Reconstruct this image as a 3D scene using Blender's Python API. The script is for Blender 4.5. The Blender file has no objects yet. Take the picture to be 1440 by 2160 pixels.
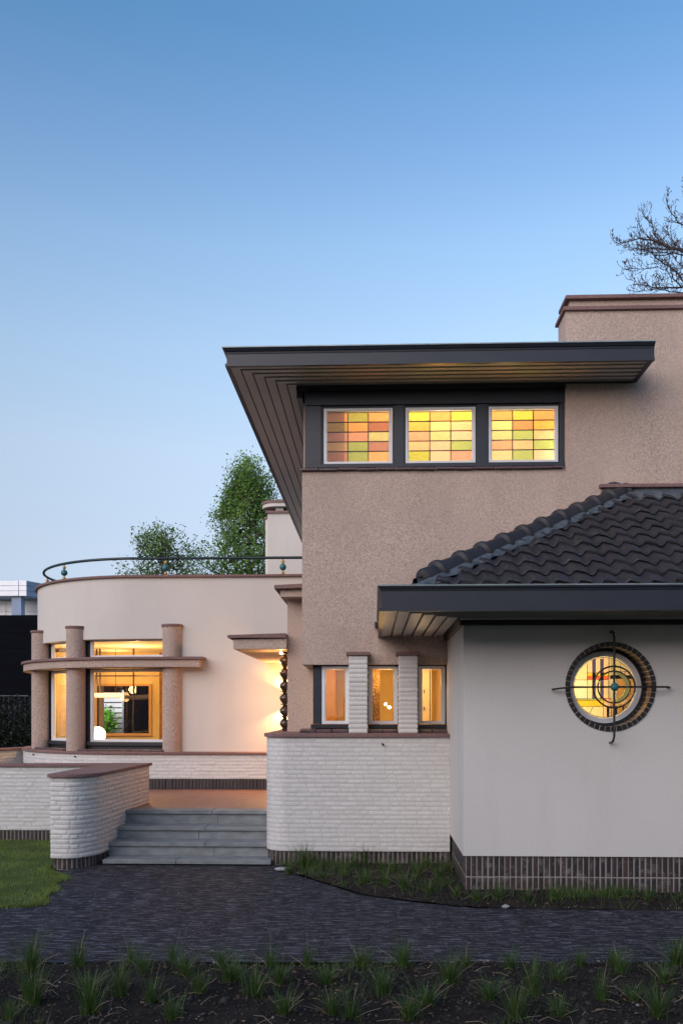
import bpy, bmesh, math, random
import numpy as np
from mathutils import Vector

# ------------------------------------------------------------------ scene, camera, sky, light
S = bpy.context.scene
C = S.collection
EYE = 2.04                      # camera height above the paving
YAW = math.atan(70 / 1900)
cam = bpy.data.cameras.new('camera'); camo = bpy.data.objects.new('camera', cam); C.objects.link(camo)
camo.location = (0, 0, EYE); camo.rotation_euler = (math.radians(90), 0, YAW)
cam.sensor_fit = 'HORIZONTAL'; cam.sensor_width = 36; cam.lens = 1900 / 1440 * 36
cam.shift_y = 420 / 1440; cam.clip_end = 2000
S.camera = camo

W = bpy.data.worlds.new('World'); S.world = W; W.use_nodes = True
wn = W.node_tree; bg = wn.nodes['Background']
SUN_EL, SUN_ROT = math.radians(6.0), math.radians(215)
sky = wn.nodes.new('ShaderNodeTexSky'); sky.sky_type = 'NISHITA'; sky.sun_disc = False
sky.sun_elevation = SUN_EL; sky.sun_rotation = SUN_ROT
sky.air_density = 1.0; sky.dust_density = 0.3; sky.ozone_density = 2.0
# dusk grading of the sky by elevation (a clear evening sky: pale blue low down, deeper blue above)
tcw = wn.nodes.new('ShaderNodeTexCoord'); sep = wn.nodes.new('ShaderNodeSeparateXYZ'); rw_ = wn.nodes.new('ShaderNodeValToRGB')
wn.links.new(tcw.outputs['Generated'], sep.inputs[0]); wn.links.new(sep.outputs[2], rw_.inputs[0])
EXPO = 1.2
_st = [(.0, (1.0, 1.30, 3.4)), (.026, (1.15, 1.39, 3.43)), (.102, (1.674, 1.407, 1.855)), (.177, (2.305, 1.745, 1.854)), (.272, (3.086, 2.27, 2.152)),
       (.368, (3.208, 2.591, 2.459)), (.457, (2.88, 2.60, 2.62)), (.531, (2.24, 2.28, 2.55)), (.608, (1.55, 2.05, 2.40)), (.9, (1.5, 2.1, 2.6))]
_e = rw_.color_ramp.elements
_e[0].position = 0; _e[0].color = (*[c / 4 for c in _st[0][1]], 1); _e[1].position = .9; _e[1].color = (*[c / 4 for c in _st[-1][1]], 1)
for _p, _c in _st[1:-1]: _q = _e.new(_p); _q.color = (*[c / 4 for c in _c], 1)
mulw = wn.nodes.new('ShaderNodeVectorMath'); mulw.operation = 'MULTIPLY'; wn.links.new(sky.outputs[0], mulw.inputs[0]); wn.links.new(rw_.outputs[0], mulw.inputs[1])
sclw = wn.nodes.new('ShaderNodeVectorMath'); sclw.operation = 'SCALE'; wn.links.new(mulw.outputs[0], sclw.inputs[0]); sclw.inputs['Scale'].default_value = 3.85 / 2 ** EXPO
wn.links.new(sclw.outputs[0], bg.inputs[0]); bg.inputs[1].default_value = 0.15

sun = bpy.data.lights.new('sun', 'SUN'); suno = bpy.data.objects.new('sun', sun); C.objects.link(suno)
sun.energy = 1.0; sun.angle = math.radians(60); sun.color = (1.0, 0.87, 0.78)
_d = Vector((math.sin(SUN_ROT) * math.cos(math.radians(25)), math.cos(SUN_ROT) * math.cos(math.radians(25)), math.sin(math.radians(25))))
suno.rotation_euler = _d.to_track_quat('Z', 'Y').to_euler()

S.view_settings.view_transform = 'Standard'; S.view_settings.look = 'None'
S.view_settings.exposure = EXPO + 0.13; S.view_settings.gamma = 1.0
S.render.engine = 'CYCLES'
S.cycles.max_bounces = 10; S.cycles.transparent_max_bounces = 12; S.cycles.diffuse_bounces = 5
S.cycles.use_denoising = True; S.cycles.sample_clamp_indirect = 4

rnd = random.Random(7)
sin, cos, pi = math.sin, math.cos, math.pi

# ------------------------------------------------------------------ materials
def newmat(name):
    m = bpy.data.materials.new(name); m.use_nodes = True
    nt = m.node_tree; b = nt.nodes['Principled BSDF']
    return m, nt, b
def N(nt, t, **k):
    n = nt.nodes.new(t)
    for a, v in k.items():
        if a in n.inputs: n.inputs[a].default_value = v
        else: setattr(n, a, v)
    return n
def ramp(nt, src, stops):
    r = nt.nodes.new('ShaderNodeValToRGB'); e = r.color_ramp.elements
    while len(e) > 1: e.remove(e[0])
    e[0].position = stops[0][0]; e[0].color = (*stops[0][1], 1)
    for p, c in stops[1:]:
        q = e.new(p); q.color = (*c, 1)
    nt.links.new(src, r.inputs[0]); return r.outputs[0]
def noise(nt, scale, detail=3, rough=.55, vec=None, stretch=None):
    tc = nt.nodes.new('ShaderNodeTexCoord'); n = nt.nodes.new('ShaderNodeTexNoise')
    n.inputs['Scale'].default_value = scale; n.inputs['Detail'].default_value = detail; n.inputs['Roughness'].default_value = rough
    src = vec or tc.outputs['Object']
    if stretch:
        mp = nt.nodes.new('ShaderNodeMapping'); mp.inputs['Scale'].default_value = stretch
        nt.links.new(src, mp.inputs[0]); src = mp.outputs[0]
    nt.links.new(src, n.inputs[0]); return n.outputs[0]
def mixc(nt, fac, a, b, mode='MIX'):
    m = nt.nodes.new('ShaderNodeMix'); m.data_type = 'RGBA'; m.blend_type = mode
    for s, v in ((m.inputs[0], fac), (m.inputs[6], a), (m.inputs[7], b)):
        if isinstance(v, (int, float)): s.default_value = v
        elif isinstance(v, tuple): s.default_value = (*v, 1)
        else: nt.links.new(v, s)
    return m.outputs[2]
def bump(nt, b, h, strength, dist):
    n = nt.nodes.new('ShaderNodeBump'); n.inputs['Strength'].default_value = strength; n.inputs['Distance'].default_value = dist
    nt.links.new(h, n.inputs['Height']); nt.links.new(n.outputs[0], b.inputs['Normal'])
def mat(name, c, rough=.6, var=.12, scale=6., bs=None, spec=None, metal=0., c2=None, stretch=None, coat=0):
    """principled with a soft two-tone variation and optional fine bump bs=(scale,strength,dist)"""
    m, nt, b = newmat(name)
    lo = tuple(x * (1 - var) for x in c); hi = tuple(min(1, x * (1 + var)) for x in (c2 or c))
    n = noise(nt, scale, 4, .6, stretch=stretch)
    nt.links.new(ramp(nt, n, [(.3, lo), (.7, hi)]), b.inputs['Base Color'])
    b.inputs['Roughness'].default_value = rough; b.inputs['Metallic'].default_value = metal
    if spec is not None: b.inputs['Specular IOR Level'].default_value = spec
    if coat: b.inputs['Coat Weight'].default_value = coat
    if bs: bump(nt, b, noise(nt, bs[0], 3), bs[1], bs[2])
    return m
def roughcast(name, c, speck, amt=.85, scale=52, bstr=.6):
    m, nt, b = newmat(name)
    n1 = noise(nt, scale, 4, .8); n2 = noise(nt, 1.1, 4, .6); n3 = noise(nt, .7, 5, .6, stretch=(1.5, 1.5, .35))
    lo = tuple(x * (1 - .42 * amt) for x in c); hi = tuple(min(1, x * (1 + .32 * amt)) for x in c)
    col = ramp(nt, n1, [(.38, lo), (.49, c), (.61, hi)])
    v = nt.nodes.new('ShaderNodeTexVoronoi'); v.inputs['Scale'].default_value = scale * .75
    tc = nt.nodes.new('ShaderNodeTexCoord'); nt.links.new(tc.outputs['Object'], v.inputs[0])
    sp = ramp(nt, v.outputs['Distance'], [(.12, (1, 1, 1)), (.26, (0, 0, 0))])
    col = mixc(nt, sp, col, speck)
    col = mixc(nt, ramp(nt, n2, [(.38, (0, 0, 0)), (.68, (.55, .55, .55))]), col, tuple(x * .80 for x in c))
    col = mixc(nt, ramp(nt, n3, [(.45, (0, 0, 0)), (.70, (.42, .42, .42))]), col, tuple(min(1, x * 1.2) for x in c))
    nt.links.new(col, b.inputs['Base Color']); b.inputs['Roughness'].default_value = .9
    bump(nt, b, n1, bstr, .012)
    return m
def smoothplaster(name, c):
    m, nt, b = newmat(name)
    n2 = noise(nt, .9, 5, .55); n3 = noise(nt, 1.6, 5, .6, stretch=(1.6, 1.6, .22)); n4 = noise(nt, 45, 3)
    col = ramp(nt, n2, [(.3, tuple(x * .955 for x in c)), (.7, tuple(x * 1.03 for x in c))])
    col = mixc(nt, ramp(nt, n3, [(.52, (0, 0, 0)), (.8, (.5, .5, .5))]), col, (c[0] * .86, c[1] * .84, c[2] * .80))
    col = mixc(nt, .10, col, ramp(nt, n4, [(.3, (.45, .43, .41)), (.7, (.9, .88, .86))]))
    nt.links.new(col, b.inputs['Base Color']); b.inputs['Roughness'].default_value = .88
    bump(nt, b, n4, .25, .006)
    return m
def attrmat(name, facelo, facehi, joint, rough=.6, bs=(60, .4, .006), grime=None, spec=None):
    """brick face colour from per-brick attribute tint, joint colour from attribute joint (0 = joint)"""
    m, nt, b = newmat(name)
    a = N(nt, 'ShaderNodeAttribute', attribute_name='tint'); j = N(nt, 'ShaderNodeAttribute', attribute_name='joint')
    f = ramp(nt, a.outputs['Fac'], [(0, facelo), (.55, tuple((x + y) / 2 for x, y in zip(facelo, facehi))), (1, facehi)])
    f = mixc(nt, ramp(nt, noise(nt, 25, 4, .7), [(.35, (0, 0, 0)), (.75, (.5, .5, .5))]), f, tuple(x * .72 for x in facelo))
    if grime: f = mixc(nt, ramp(nt, noise(nt, grime[1], 5, .75), [(.52, (0, 0, 0)), (.66, (.8, .8, .8))]), f, grime[0])
    col = mixc(nt, ramp(nt, j.outputs['Fac'], [(.3, (0, 0, 0)), (.68, (1, 1, 1))]), joint, f)
    nt.links.new(col, b.inputs['Base Color']); b.inputs['Roughness'].default_value = rough
    if spec is not None: b.inputs['Specular IOR Level'].default_value = spec
    bump(nt, b, noise(nt, bs[0], 4, .7), bs[1], bs[2])
    return m
def glass(name, tint=(1, 1, 1), refl=.01, waves=0):
    m = bpy.data.materials.new(name); m.use_nodes = True; nt = m.node_tree; nt.nodes.clear()
    o = nt.nodes.new('ShaderNodeOutputMaterial'); t = nt.nodes.new('ShaderNodeBsdfTransparent'); g = nt.nodes.new('ShaderNodeBsdfGlossy')
    t.inputs[0].default_value = (*tint, 1); g.inputs[1].default_value = 0.01
    ge = nt.nodes.new('ShaderNodeNewGeometry'); dt_ = nt.nodes.new('ShaderNodeVectorMath'); dt_.operation = 'DOT_PRODUCT'
    nt.links.new(ge.outputs['Normal'], dt_.inputs[0]); nt.links.new(ge.outputs['Incoming'], dt_.inputs[1])
    def mth(op, a, b=None):
        n_ = nt.nodes.new('ShaderNodeMath'); n_.operation = op
        for s_, v_ in zip(n_.inputs, (a, b)):
            if v_ is None: continue
            if isinstance(v_, (int, float)): s_.default_value = v_
            else: nt.links.new(v_, s_)
        return n_.outputs[0]
    lw = mth('POWER', mth('SUBTRACT', 1.0, mth('ABSOLUTE', dt_.outputs['Value'])), 5.0)
    mu = nt.nodes.new('ShaderNodeMath'); mu.operation = 'MULTIPLY_ADD'; mu.inputs[1].default_value = .94; mu.inputs[2].default_value = .03 + refl
    mx = nt.nodes.new('ShaderNodeMixShader')
    nt.links.new(lw, mu.inputs[0]); nt.links.new(mu.outputs[0], mx.inputs[0])
    nt.links.new(t.outputs[0], mx.inputs[1]); nt.links.new(g.outputs[0], mx.inputs[2]); nt.links.new(mx.outputs[0], o.inputs[0])
    bp = nt.nodes.new('ShaderNodeBump'); bp.inputs['Strength'].default_value = .12; bp.inputs['Distance'].default_value = .02
    nt.links.new(noise(nt, 1.6, 2), bp.inputs['Height']); nt.links.new(bp.outputs[0], g.inputs['Normal'])
    return m
def emit(name, c, s):
    m, nt, b = newmat(name)
    b.inputs['Base Color'].default_value = (*c, 1); b.inputs['Emission Color'].default_value = (*c, 1); b.inputs['Emission Strength'].default_value = s
    return m
def tinted(name, c):
    """cathedral glass: diffusely passes tinted light from the room behind"""
    m = bpy.data.materials.new(name); m.use_nodes = True; nt = m.node_tree; nt.nodes.clear()
    o = nt.nodes.new('ShaderNodeOutputMaterial'); t = nt.nodes.new('ShaderNodeBsdfTransparent'); g = nt.nodes.new('ShaderNodeBsdfGlossy')
    t2 = nt.nodes.new('ShaderNodeBsdfTranslucent')
    n = noise(nt, 14, 3, .6, stretch=(1, 1, 3))
    col = ramp(nt, n, [(.3, tuple(x * .9 for x in c)), (.7, tuple(min(1, x * 1.06) for x in c))])
    nt.links.new(col, t.inputs[0]); nt.links.new(col, t2.inputs[0])
    g.inputs[1].default_value = .03
    m1 = nt.nodes.new('ShaderNodeMixShader'); m1.inputs[0].default_value = .30
    m2 = nt.nodes.new('ShaderNodeMixShader'); m2.inputs[0].default_value = .07
    nt.links.new(t.outputs[0], m1.inputs[1]); nt.links.new(t2.outputs[0], m1.inputs[2])
    nt.links.new(m1.outputs[0], m2.inputs[1]); nt.links.new(g.outputs[0], m2.inputs[2]); nt.links.new(m2.outputs[0], o.inputs[0])
    return m

M = {}
M['stucco'] = roughcast('roughcast_pink_beige', (.495, .375, .318), (.18, .14, .125))
M['pillar'] = roughcast('roughcast_pillar', (.45, .34, .29), (.15, .12, .11), 1.1)
M['plaster'] = smoothplaster('pale_plaster', (.60, .55, .515))
M['plaster_wing'] = smoothplaster('pale_grey_plaster', (.61, .578, .555))
M['white_brick'] = attrmat('white_painted_brick', (.62, .60, .585), (.70, .675, .66), (.55, .53, .515), .55, (70, .35, .005))
M['soldier'] = attrmat('dark_clinker_soldiers', (.016, .014, .017), (.058, .036, .031), (.27, .225, .22), .55, grime=((.17, .155, .15), 9))
M['soldier_dark'] = attrmat('dark_clinker_terrace', (.018, .014, .018), (.04, .03, .032), (.10, .08, .08), .5)
M['glazed'] = attrmat('glazed_dark_brick', (.022, .014, .013), (.05, .028, .022), (.42, .38, .35), .22)
M['coping'] = roughcast('red_brown_granito', (.205, .118, .112), (.38, .31, .30), .9, 60, .12)
M['paint_dark'] = mat('anthracite_paint', (.019, .022, .034), .42, .12, 2.5, (35, .12, .003), stretch=(1, 1, 4))
M['paint_black'] = mat('black_paint', (.016, .015, .019), .45)
M['zinc'] = mat('zinc', (.34, .40, .43), .42, .2, 5, metal=.5)
M['lead'] = mat('lead_flashing', (.085, .098, .112), .6, .35, 14, (20, .5, .01))
M['soffit'] = mat('soffit_paint', (.46, .43, .42), .42, .1, 3, stretch=(.3, .3, 1))
M['white_frame'] = mat('white_window_paint', (.72, .72, .74), .35, .04)
M['rooftile'] = mat('anthracite_rooftile', (.024, .022, .027), .6, .3, 5, (55, .3, .004))
M['silltile'] = mat('purple_glazed_tile', (.095, .055, .065), .35, .3, 7)
M['bluestone'] = mat('bluestone', (.20, .215, .225), .7, .28, 4.5, (40, .4, .006), stretch=(1, 2, 2))
M['green_iron'] = mat('dark_green_iron', (.018, .032, .036), .35)
M['teal'] = mat('teal_ball', (.035, .16, .17), .28, .2, 20)
M['gold'] = mat('ochre_ball', (.52, .34, .10), .4, .15, 20)
M['olive_gold'] = mat('olive_gold_iron', (.46, .39, .10), .45, .15, 20)
M['black_iron'] = mat('black_iron', (.018, .015, .015), .45)
M['lead_came'] = mat('lead_came', (.012, .012, .014), .5)
M['glass'] = glass('window_glass')
M['ochre'] = mat('warm_interior_wall', (.74, .58, .28), .8, .04)
M['ochre_dark'] = mat('amber_interior_panel', (.62, .36, .14), .7, .06)
M['cream'] = mat('cream_interior', (.85, .76, .58), .8, .04)
M['darkwood'] = mat('dark_wood', (.06, .03, .015), .4, .4, 20, stretch=(4, 4, .6))
M['bronze_relief'] = mat('bronze_relief', (.20, .11, .045), .5, .7, 30, (28, 1., .04))
M['globe'] = emit('lit_globe', (1, .80, .52), 4)
M['pendant'] = emit('lit_pendant', (1, .62, .36), .55)
M['bulb'] = emit('lit_bulb', (1, .72, .36), 30)
M['curtain'] = mat('ochre_curtain', (.62, .40, .18), .9, .15, 8)
M['ceramic'] = mat('glazed_brown_ceramic', (.055, .028, .020), .16, .25, 12, coat=.4)
M['panel_white'] = mat('white_cladding', (.84, .87, .93), .4, .06, 1.2)
M['panel_blue'] = mat('blue_grey_cladding', (.16, .24, .38), .4, .1, 1.2)
M['cladding_black'] = mat('black_cladding', (.0045, .005, .0085), .9, .2, .7, spec=.06, stretch=(1, 1, 6))
M['iron_grey'] = mat('grey_iron', (.10, .10, .11), .5)
M['bark'] = mat('bark', (.055, .048, .038), .9, .4, 12)
M['bark_dark'] = mat('dark_bark', (.040, .034, .036), .9, .3, 12)
M['bud'] = mat('red_brown_bud', (.10, .052, .048), .8, .3, 20)
def leafmat(name, c, c2, v=.25, sc=.9):
    m = mat(name, c, .55, v, sc, c2=c2)
    nt = m.node_tree; b = nt.nodes['Principled BSDF']; b.inputs['Subsurface Weight'].default_value = 0
    o = [n for n in nt.nodes if n.type == 'OUTPUT_MATERIAL'][0]
    t = nt.nodes.new('ShaderNodeBsdfTranslucent'); t.inputs[0].default_value = (c2[0] * 1.3, c2[1] * 1.3, c2[2], 1)
    mx = nt.nodes.new('ShaderNodeMixShader'); mx.inputs[0].default_value = .3
    nt.links.new(b.outputs[0], mx.inputs[1]); nt.links.new(t.outputs[0], mx.inputs[2]); nt.links.new(mx.outputs[0], o.inputs[0])
    return m
M['leaf'] = leafmat('spring_leaf', (.10, .21, .045), (.18, .32, .065))
M['leaf_dark'] = leafmat('dark_leaf', (.09, .18, .05), (.16, .27, .07))
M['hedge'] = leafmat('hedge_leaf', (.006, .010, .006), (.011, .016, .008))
M['grass'] = leafmat('grass_blade', (.034, .078, .015), (.078, .13, .030))
M['lawn'] = leafmat('lawn_blade', (.058, .120, .020), (.17, .225, .05), .5, 1.8)
M['straw'] = mat('dry_straw', (.36, .28, .19), .8, .25, 9)
M['pebble'] = mat('pale_pebble', (.19, .185, .185), .8, .5, 6)
M['clod'] = mat('soil_clod', (.035, .027, .024), .95, .5, 12, (30, .8, .01))

M['house_brick'] = mat('dark_house_brick', (.13, .075, .055), .85, .3, 3)
M['glass_dark'] = mat('dark_pane', (.02, .022, .028), .08)
def ground_mats():
    m, nt, b = newmat('dark_soil')
    col = ramp(nt, noise(nt, 7, 8, .75), [(.3, (.012, .010, .010)), (.52, (.030, .024, .022)), (.72, (.065, .052, .046))])
    col = mixc(nt, ramp(nt, noise(nt, 1.7, 4, .6), [(.5, (0, 0, 0)), (.75, (.45, .45, .45))]), col, (.085, .070, .062))
    nt.links.new(col, b.inputs['Base Color']); b.inputs['Roughness'].default_value = .95; b.inputs['Specular IOR Level'].default_value = .15
    bump(nt, b, noise(nt, 24, 8, .8), 1., .05); M['soil'] = m
    m, nt, b = newmat('lawn_turf')
    col = ramp(nt, noise(nt, 30, 6, .8), [(.3, (.022, .045, .008)), (.7, (.07, .13, .024))])
    col = mixc(nt, ramp(nt, noise(nt, 1.3, 3), [(.4, (0, 0, 0)), (.7, (.4, .4, .4))]), col, (.07, .11, .02))
    nt.links.new(col, b.inputs['Base Color']); b.inputs['Roughness'].default_value = .95
    bump(nt, b, noise(nt, 60, 4, .8), 1., .02); M['turf'] = m
    # clinker paving: thin dark bricks, long side along X
    m, nt, b = newmat('clinker_paving')
    tc = nt.nodes.new('ShaderNodeTexCoord')
    mp = nt.nodes.new('ShaderNodeMapping'); mp.inputs['Rotation'].default_value = (0, 0, math.radians(-1.2)); nt.links.new(tc.outputs['Object'], mp.inputs[0])
    wob = nt.nodes.new('ShaderNodeVectorMath'); wob.operation = 'MULTIPLY_ADD'
    nz = nt.nodes.new('ShaderNodeTexNoise'); nz.inputs['Scale'].default_value = 2.2; nt.links.new(tc.outputs['Object'], nz.inputs[0])
    nt.links.new(nz.outputs['Color'], wob.inputs[0]); wob.inputs[1].default_value = (.03, .03, 0); nt.links.new(mp.outputs[0], wob.inputs[2])
    br = nt.nodes.new('ShaderNodeTexBrick'); nt.links.new(wob.outputs[0], br.inputs[0])
    br.inputs['Scale'].default_value = 1; br.inputs['Brick Width'].default_value = .205; br.inputs['Row Height'].default_value = .056
    br.inputs['Mortar Size'].default_value = .0055; br.inputs['Mortar Smooth'].default_value = .2; br.inputs['Bias'].default_value = 0
    br.offset = .37; br.offset_frequency = 2
    br.inputs['Color1'].default_value = (.009, .0095, .015, 1); br.inputs['Color2'].default_value = (.032, .032, .045, 1); br.inputs['Mortar'].default_value = (.004, .004, .005, 1)
    col = mixc(nt, ramp(nt, noise(nt, 5, 5, .7), [(.4, (0, 0, 0)), (.7, (.45, .45, .45))]), br.outputs[0], (.024, .019, .022))
    st = ramp(nt, noise(nt, 1, 6, .75, stretch=(5, 26, 1)), [(.52, (0, 0, 0)), (.62, (.9, .9, .9))])
    col = mixc(nt, st, col, (.17, .17, .205))
    st2 = ramp(nt, noise(nt, 1, 3, .7, stretch=(14, 30, 1)), [(.63, (0, 0, 0)), (.67, (.9, .9, .9))])
    col = mixc(nt, st2, col, (.30, .30, .33))
    nt.links.new(col, b.inputs['Base Color']); b.inputs['Roughness'].default_value = .8; b.inputs['Specular IOR Level'].default_value = .2
    h = mixc(nt, .35, br.outputs[1], noise(nt, 14, 5, .7), 'MIX')
    inv = nt.nodes.new('ShaderNodeInvert'); nt.links.new(h, inv.inputs[1])
    bump(nt, b, inv.outputs[0], .9, .016); M['paving'] = m
    m, nt, b = newmat('red_terrace_tiles')
    tc = nt.nodes.new('ShaderNodeTexCoord'); br = nt.nodes.new('ShaderNodeTexBrick'); nt.links.new(tc.outputs['Object'], br.inputs[0])
    br.inputs['Scale'].default_value = 1; br.inputs['Brick Width'].default_value = .10; br.inputs['Row Height'].default_value = .10; br.inputs['Mortar Size'].default_value = .006
    br.inputs['Color1'].default_value = (.24, .12, .085, 1); br.inputs['Color2'].default_value = (.32, .16, .11, 1); br.inputs['Mortar'].default_value = (.12, .07, .055, 1)
    nt.links.new(br.outputs[0], b.inputs['Base Color']); b.inputs['Roughness'].default_value = .5
    inv = nt.nodes.new('ShaderNodeInvert'); nt.links.new(br.outputs[1], inv.inputs[1]); bump(nt, b, inv.outputs[0], .5, .006); M['terrace'] = m
ground_mats()

# ------------------------------------------------------------------ mesh helpers
class MB:
    def __init__(s): s.v = []; s.f = []; s.m = []; s.mi = 0
    def add(s, vs, fs):
        n = len(s.v); s.v += [tuple(p) for p in vs]; s.f += [tuple(i + n for i in f) for f in fs]; s.m += [s.mi] * len(fs)
        return s
    def box(s, x0, x1, y0, y1, z0, z1):
        if x0 > x1: x0, x1 = x1, x0
        v = [(x, y, z) for z in (z0, z1) for y in (y0, y1) for x in (x0, x1)]
        return s.add(v, [(0, 2, 3, 1), (4, 5, 7, 6), (0, 1, 5, 4), (2, 6, 7, 3), (0, 4, 6, 2), (1, 3, 7, 5)])
    def prism(s, poly, z0, z1):
        n = len(poly); z1s = z1 if isinstance(z1, (list, tuple)) else [z1] * n
        v = [(x, y, z0) for x, y in poly] + [(p[0], p[1], z) for p, z in zip(poly, z1s)]
        return s.add(v, [tuple(range(n))[::-1], tuple(range(n, 2 * n))] + [(i, (i + 1) % n, (i + 1) % n + n, i + n) for i in range(n)])
    def lathe(s, cx, cy, prof, n=24):
        v = [(cx + r * cos(2 * pi * k / n), cy + r * sin(2 * pi * k / n), z) for r, z in prof for k in range(n)]
        m = len(prof); f = [(i * n + k, i * n + (k + 1) % n, (i + 1) * n + (k + 1) % n, (i + 1) * n + k) for i in range(m - 1) for k in range(n)]
        f += [tuple(range(n))[::-1], tuple(range((m - 1) * n, m * n))]
        return s.add(v, f)
    def ball(s, c, r, n=16, m=10):
        prof = [(max(1e-4, r * sin(pi * i / m)), c[2] - r * cos(pi * i / m)) for i in range(m + 1)]
        return s.lathe(c[0], c[1], prof, n)
    def tube(s, pts, r, n=8, cap=True):
        pts = [Vector(p) for p in pts]; rs = r if isinstance(r, (list, tuple)) else [r] * len(pts)
        v = []; up = Vector((0, 0, 1))
        for i, p in enumerate(pts):
            d = (pts[min(i + 1, len(pts) - 1)] - pts[max(i - 1, 0)]).normalized()
            a = d.cross(up if abs(d.z) < .95 else Vector((1, 0, 0))).normalized(); b = a.cross(d)
            v += [tuple(p + (a * cos(2 * pi * k / n) + b * sin(2 * pi * k / n)) * rs[i]) for k in range(n)]
        m = len(pts); f = [(i * n + k, i * n + (k + 1) % n, (i + 1) * n + (k + 1) % n, (i + 1) * n + k) for i in range(m - 1) for k in range(n)]
        if cap: f += [tuple(range(n))[::-1], tuple(range((m - 1) * n, m * n))]
        return s.add(v, f)
    def sweep(s, path, prof, closed=False):
        """prof: closed polygon of (out, z); out = left normal of the path direction"""
        P = [np.array(p, float) for p in path]; n = len(P); k = len(prof); v = []
        def nrm(a, b):
            d = b - a; d /= np.hypot(*d); return np.array([-d[1], d[0]])
        for i in range(n):
            if closed: a = nrm(P[i - 1], P[i]); b = nrm(P[i], P[(i + 1) % n])
            else:
                a = nrm(P[i - 1], P[i]) if i else None; b = nrm(P[i], P[i + 1]) if i < n - 1 else None
                a = b if a is None else a; b = a if b is None else b
            m = a + b; m = m / max(.2, (1 + a @ b))
            v += [(P[i][0] + m[0] * o, P[i][1] + m[1] * o, z) for o, z in prof]
        f = []
        for i in range(n if closed else n - 1):
            j = (i + 1) % n
            f += [(i * k + q, j * k + q, j * k + (q + 1) % k, i * k + (q + 1) % k) for q in range(k)]
        if not closed: f += [tuple(range(k)), tuple(range((n - 1) * k, n * k))[::-1]]
        return s.add(v, f)
    def build(s, name, m, parent=None, bevel=0, smooth=False, loc=None):
        me = bpy.data.meshes.new(name); me.from_pydata(s.v, [], s.f)
        ms = m if isinstance(m, (list, tuple)) else [m]
        for q in ms: me.materials.append(M[q] if isinstance(q, str) else q)
        if len(ms) > 1: me.polygons.foreach_set('material_index', s.m)
        b = bmesh.new(); b.from_mesh(me); bmesh.ops.recalc_face_normals(b, faces=b.faces); b.to_mesh(me); b.free()
        if smooth:
            me.polygons.foreach_set('use_smooth', [True] * len(me.polygons))
            if hasattr(me, 'set_sharp_from_angle'): me.set_sharp_from_angle(angle=math.radians(38))
        o = bpy.data.objects.new(name, me); C.objects.link(o)
        if parent: o.parent = parent
        if bevel:
            md = o.modifiers.new('bevel', 'BEVEL'); md.width = bevel; md.segments = 2; md.limit_method = 'ANGLE'
        return o
def box(name, m, parent, *a, bevel=0): return MB().box(*a).build(name, m, parent, bevel)
def raw(name, v, f, m, parent=None, smooth=False, attrs=None):
    me = bpy.data.meshes.new(name); v = np.asarray(v, float); f = np.asarray(f)
    me.vertices.add(len(v)); me.vertices.foreach_set('co', v.ravel())
    k = f.shape[1]; me.loops.add(f.size); me.loops.foreach_set('vertex_index', f.ravel().astype(np.int32))
    me.polygons.add(len(f)); me.polygons.foreach_set('loop_start', np.arange(0, f.size, k, dtype=np.int32))
    if smooth: me.polygons.foreach_set('use_smooth', np.ones(len(f), bool))
    me.materials.append(M[m] if isinstance(m, str) else m); me.update(calc_edges=True)
    for an, av in (attrs or {}).items():
        at = me.attributes.new(an, 'FLOAT', 'POINT'); at.data.foreach_set('value', np.asarray(av, np.float32))
    o = bpy.data.objects.new(name, me); C.objects.link(o)
    if parent: o.parent = parent
    return o
def thing(name, label, cat, loc=(0, 0, 0), group=None):
    o = bpy.data.objects.new(name, None); C.objects.link(o); o.empty_display_size = .2
    o['label'] = label; o['category'] = cat
    if group: o['group'] = group
    o.location = loc
    return o
def tag(o, label, cat, group=None):
    o['label'] = label; o['category'] = cat
    if group: o['group'] = group
    return o
def kind(o, k): o['kind'] = k; return o

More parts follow.
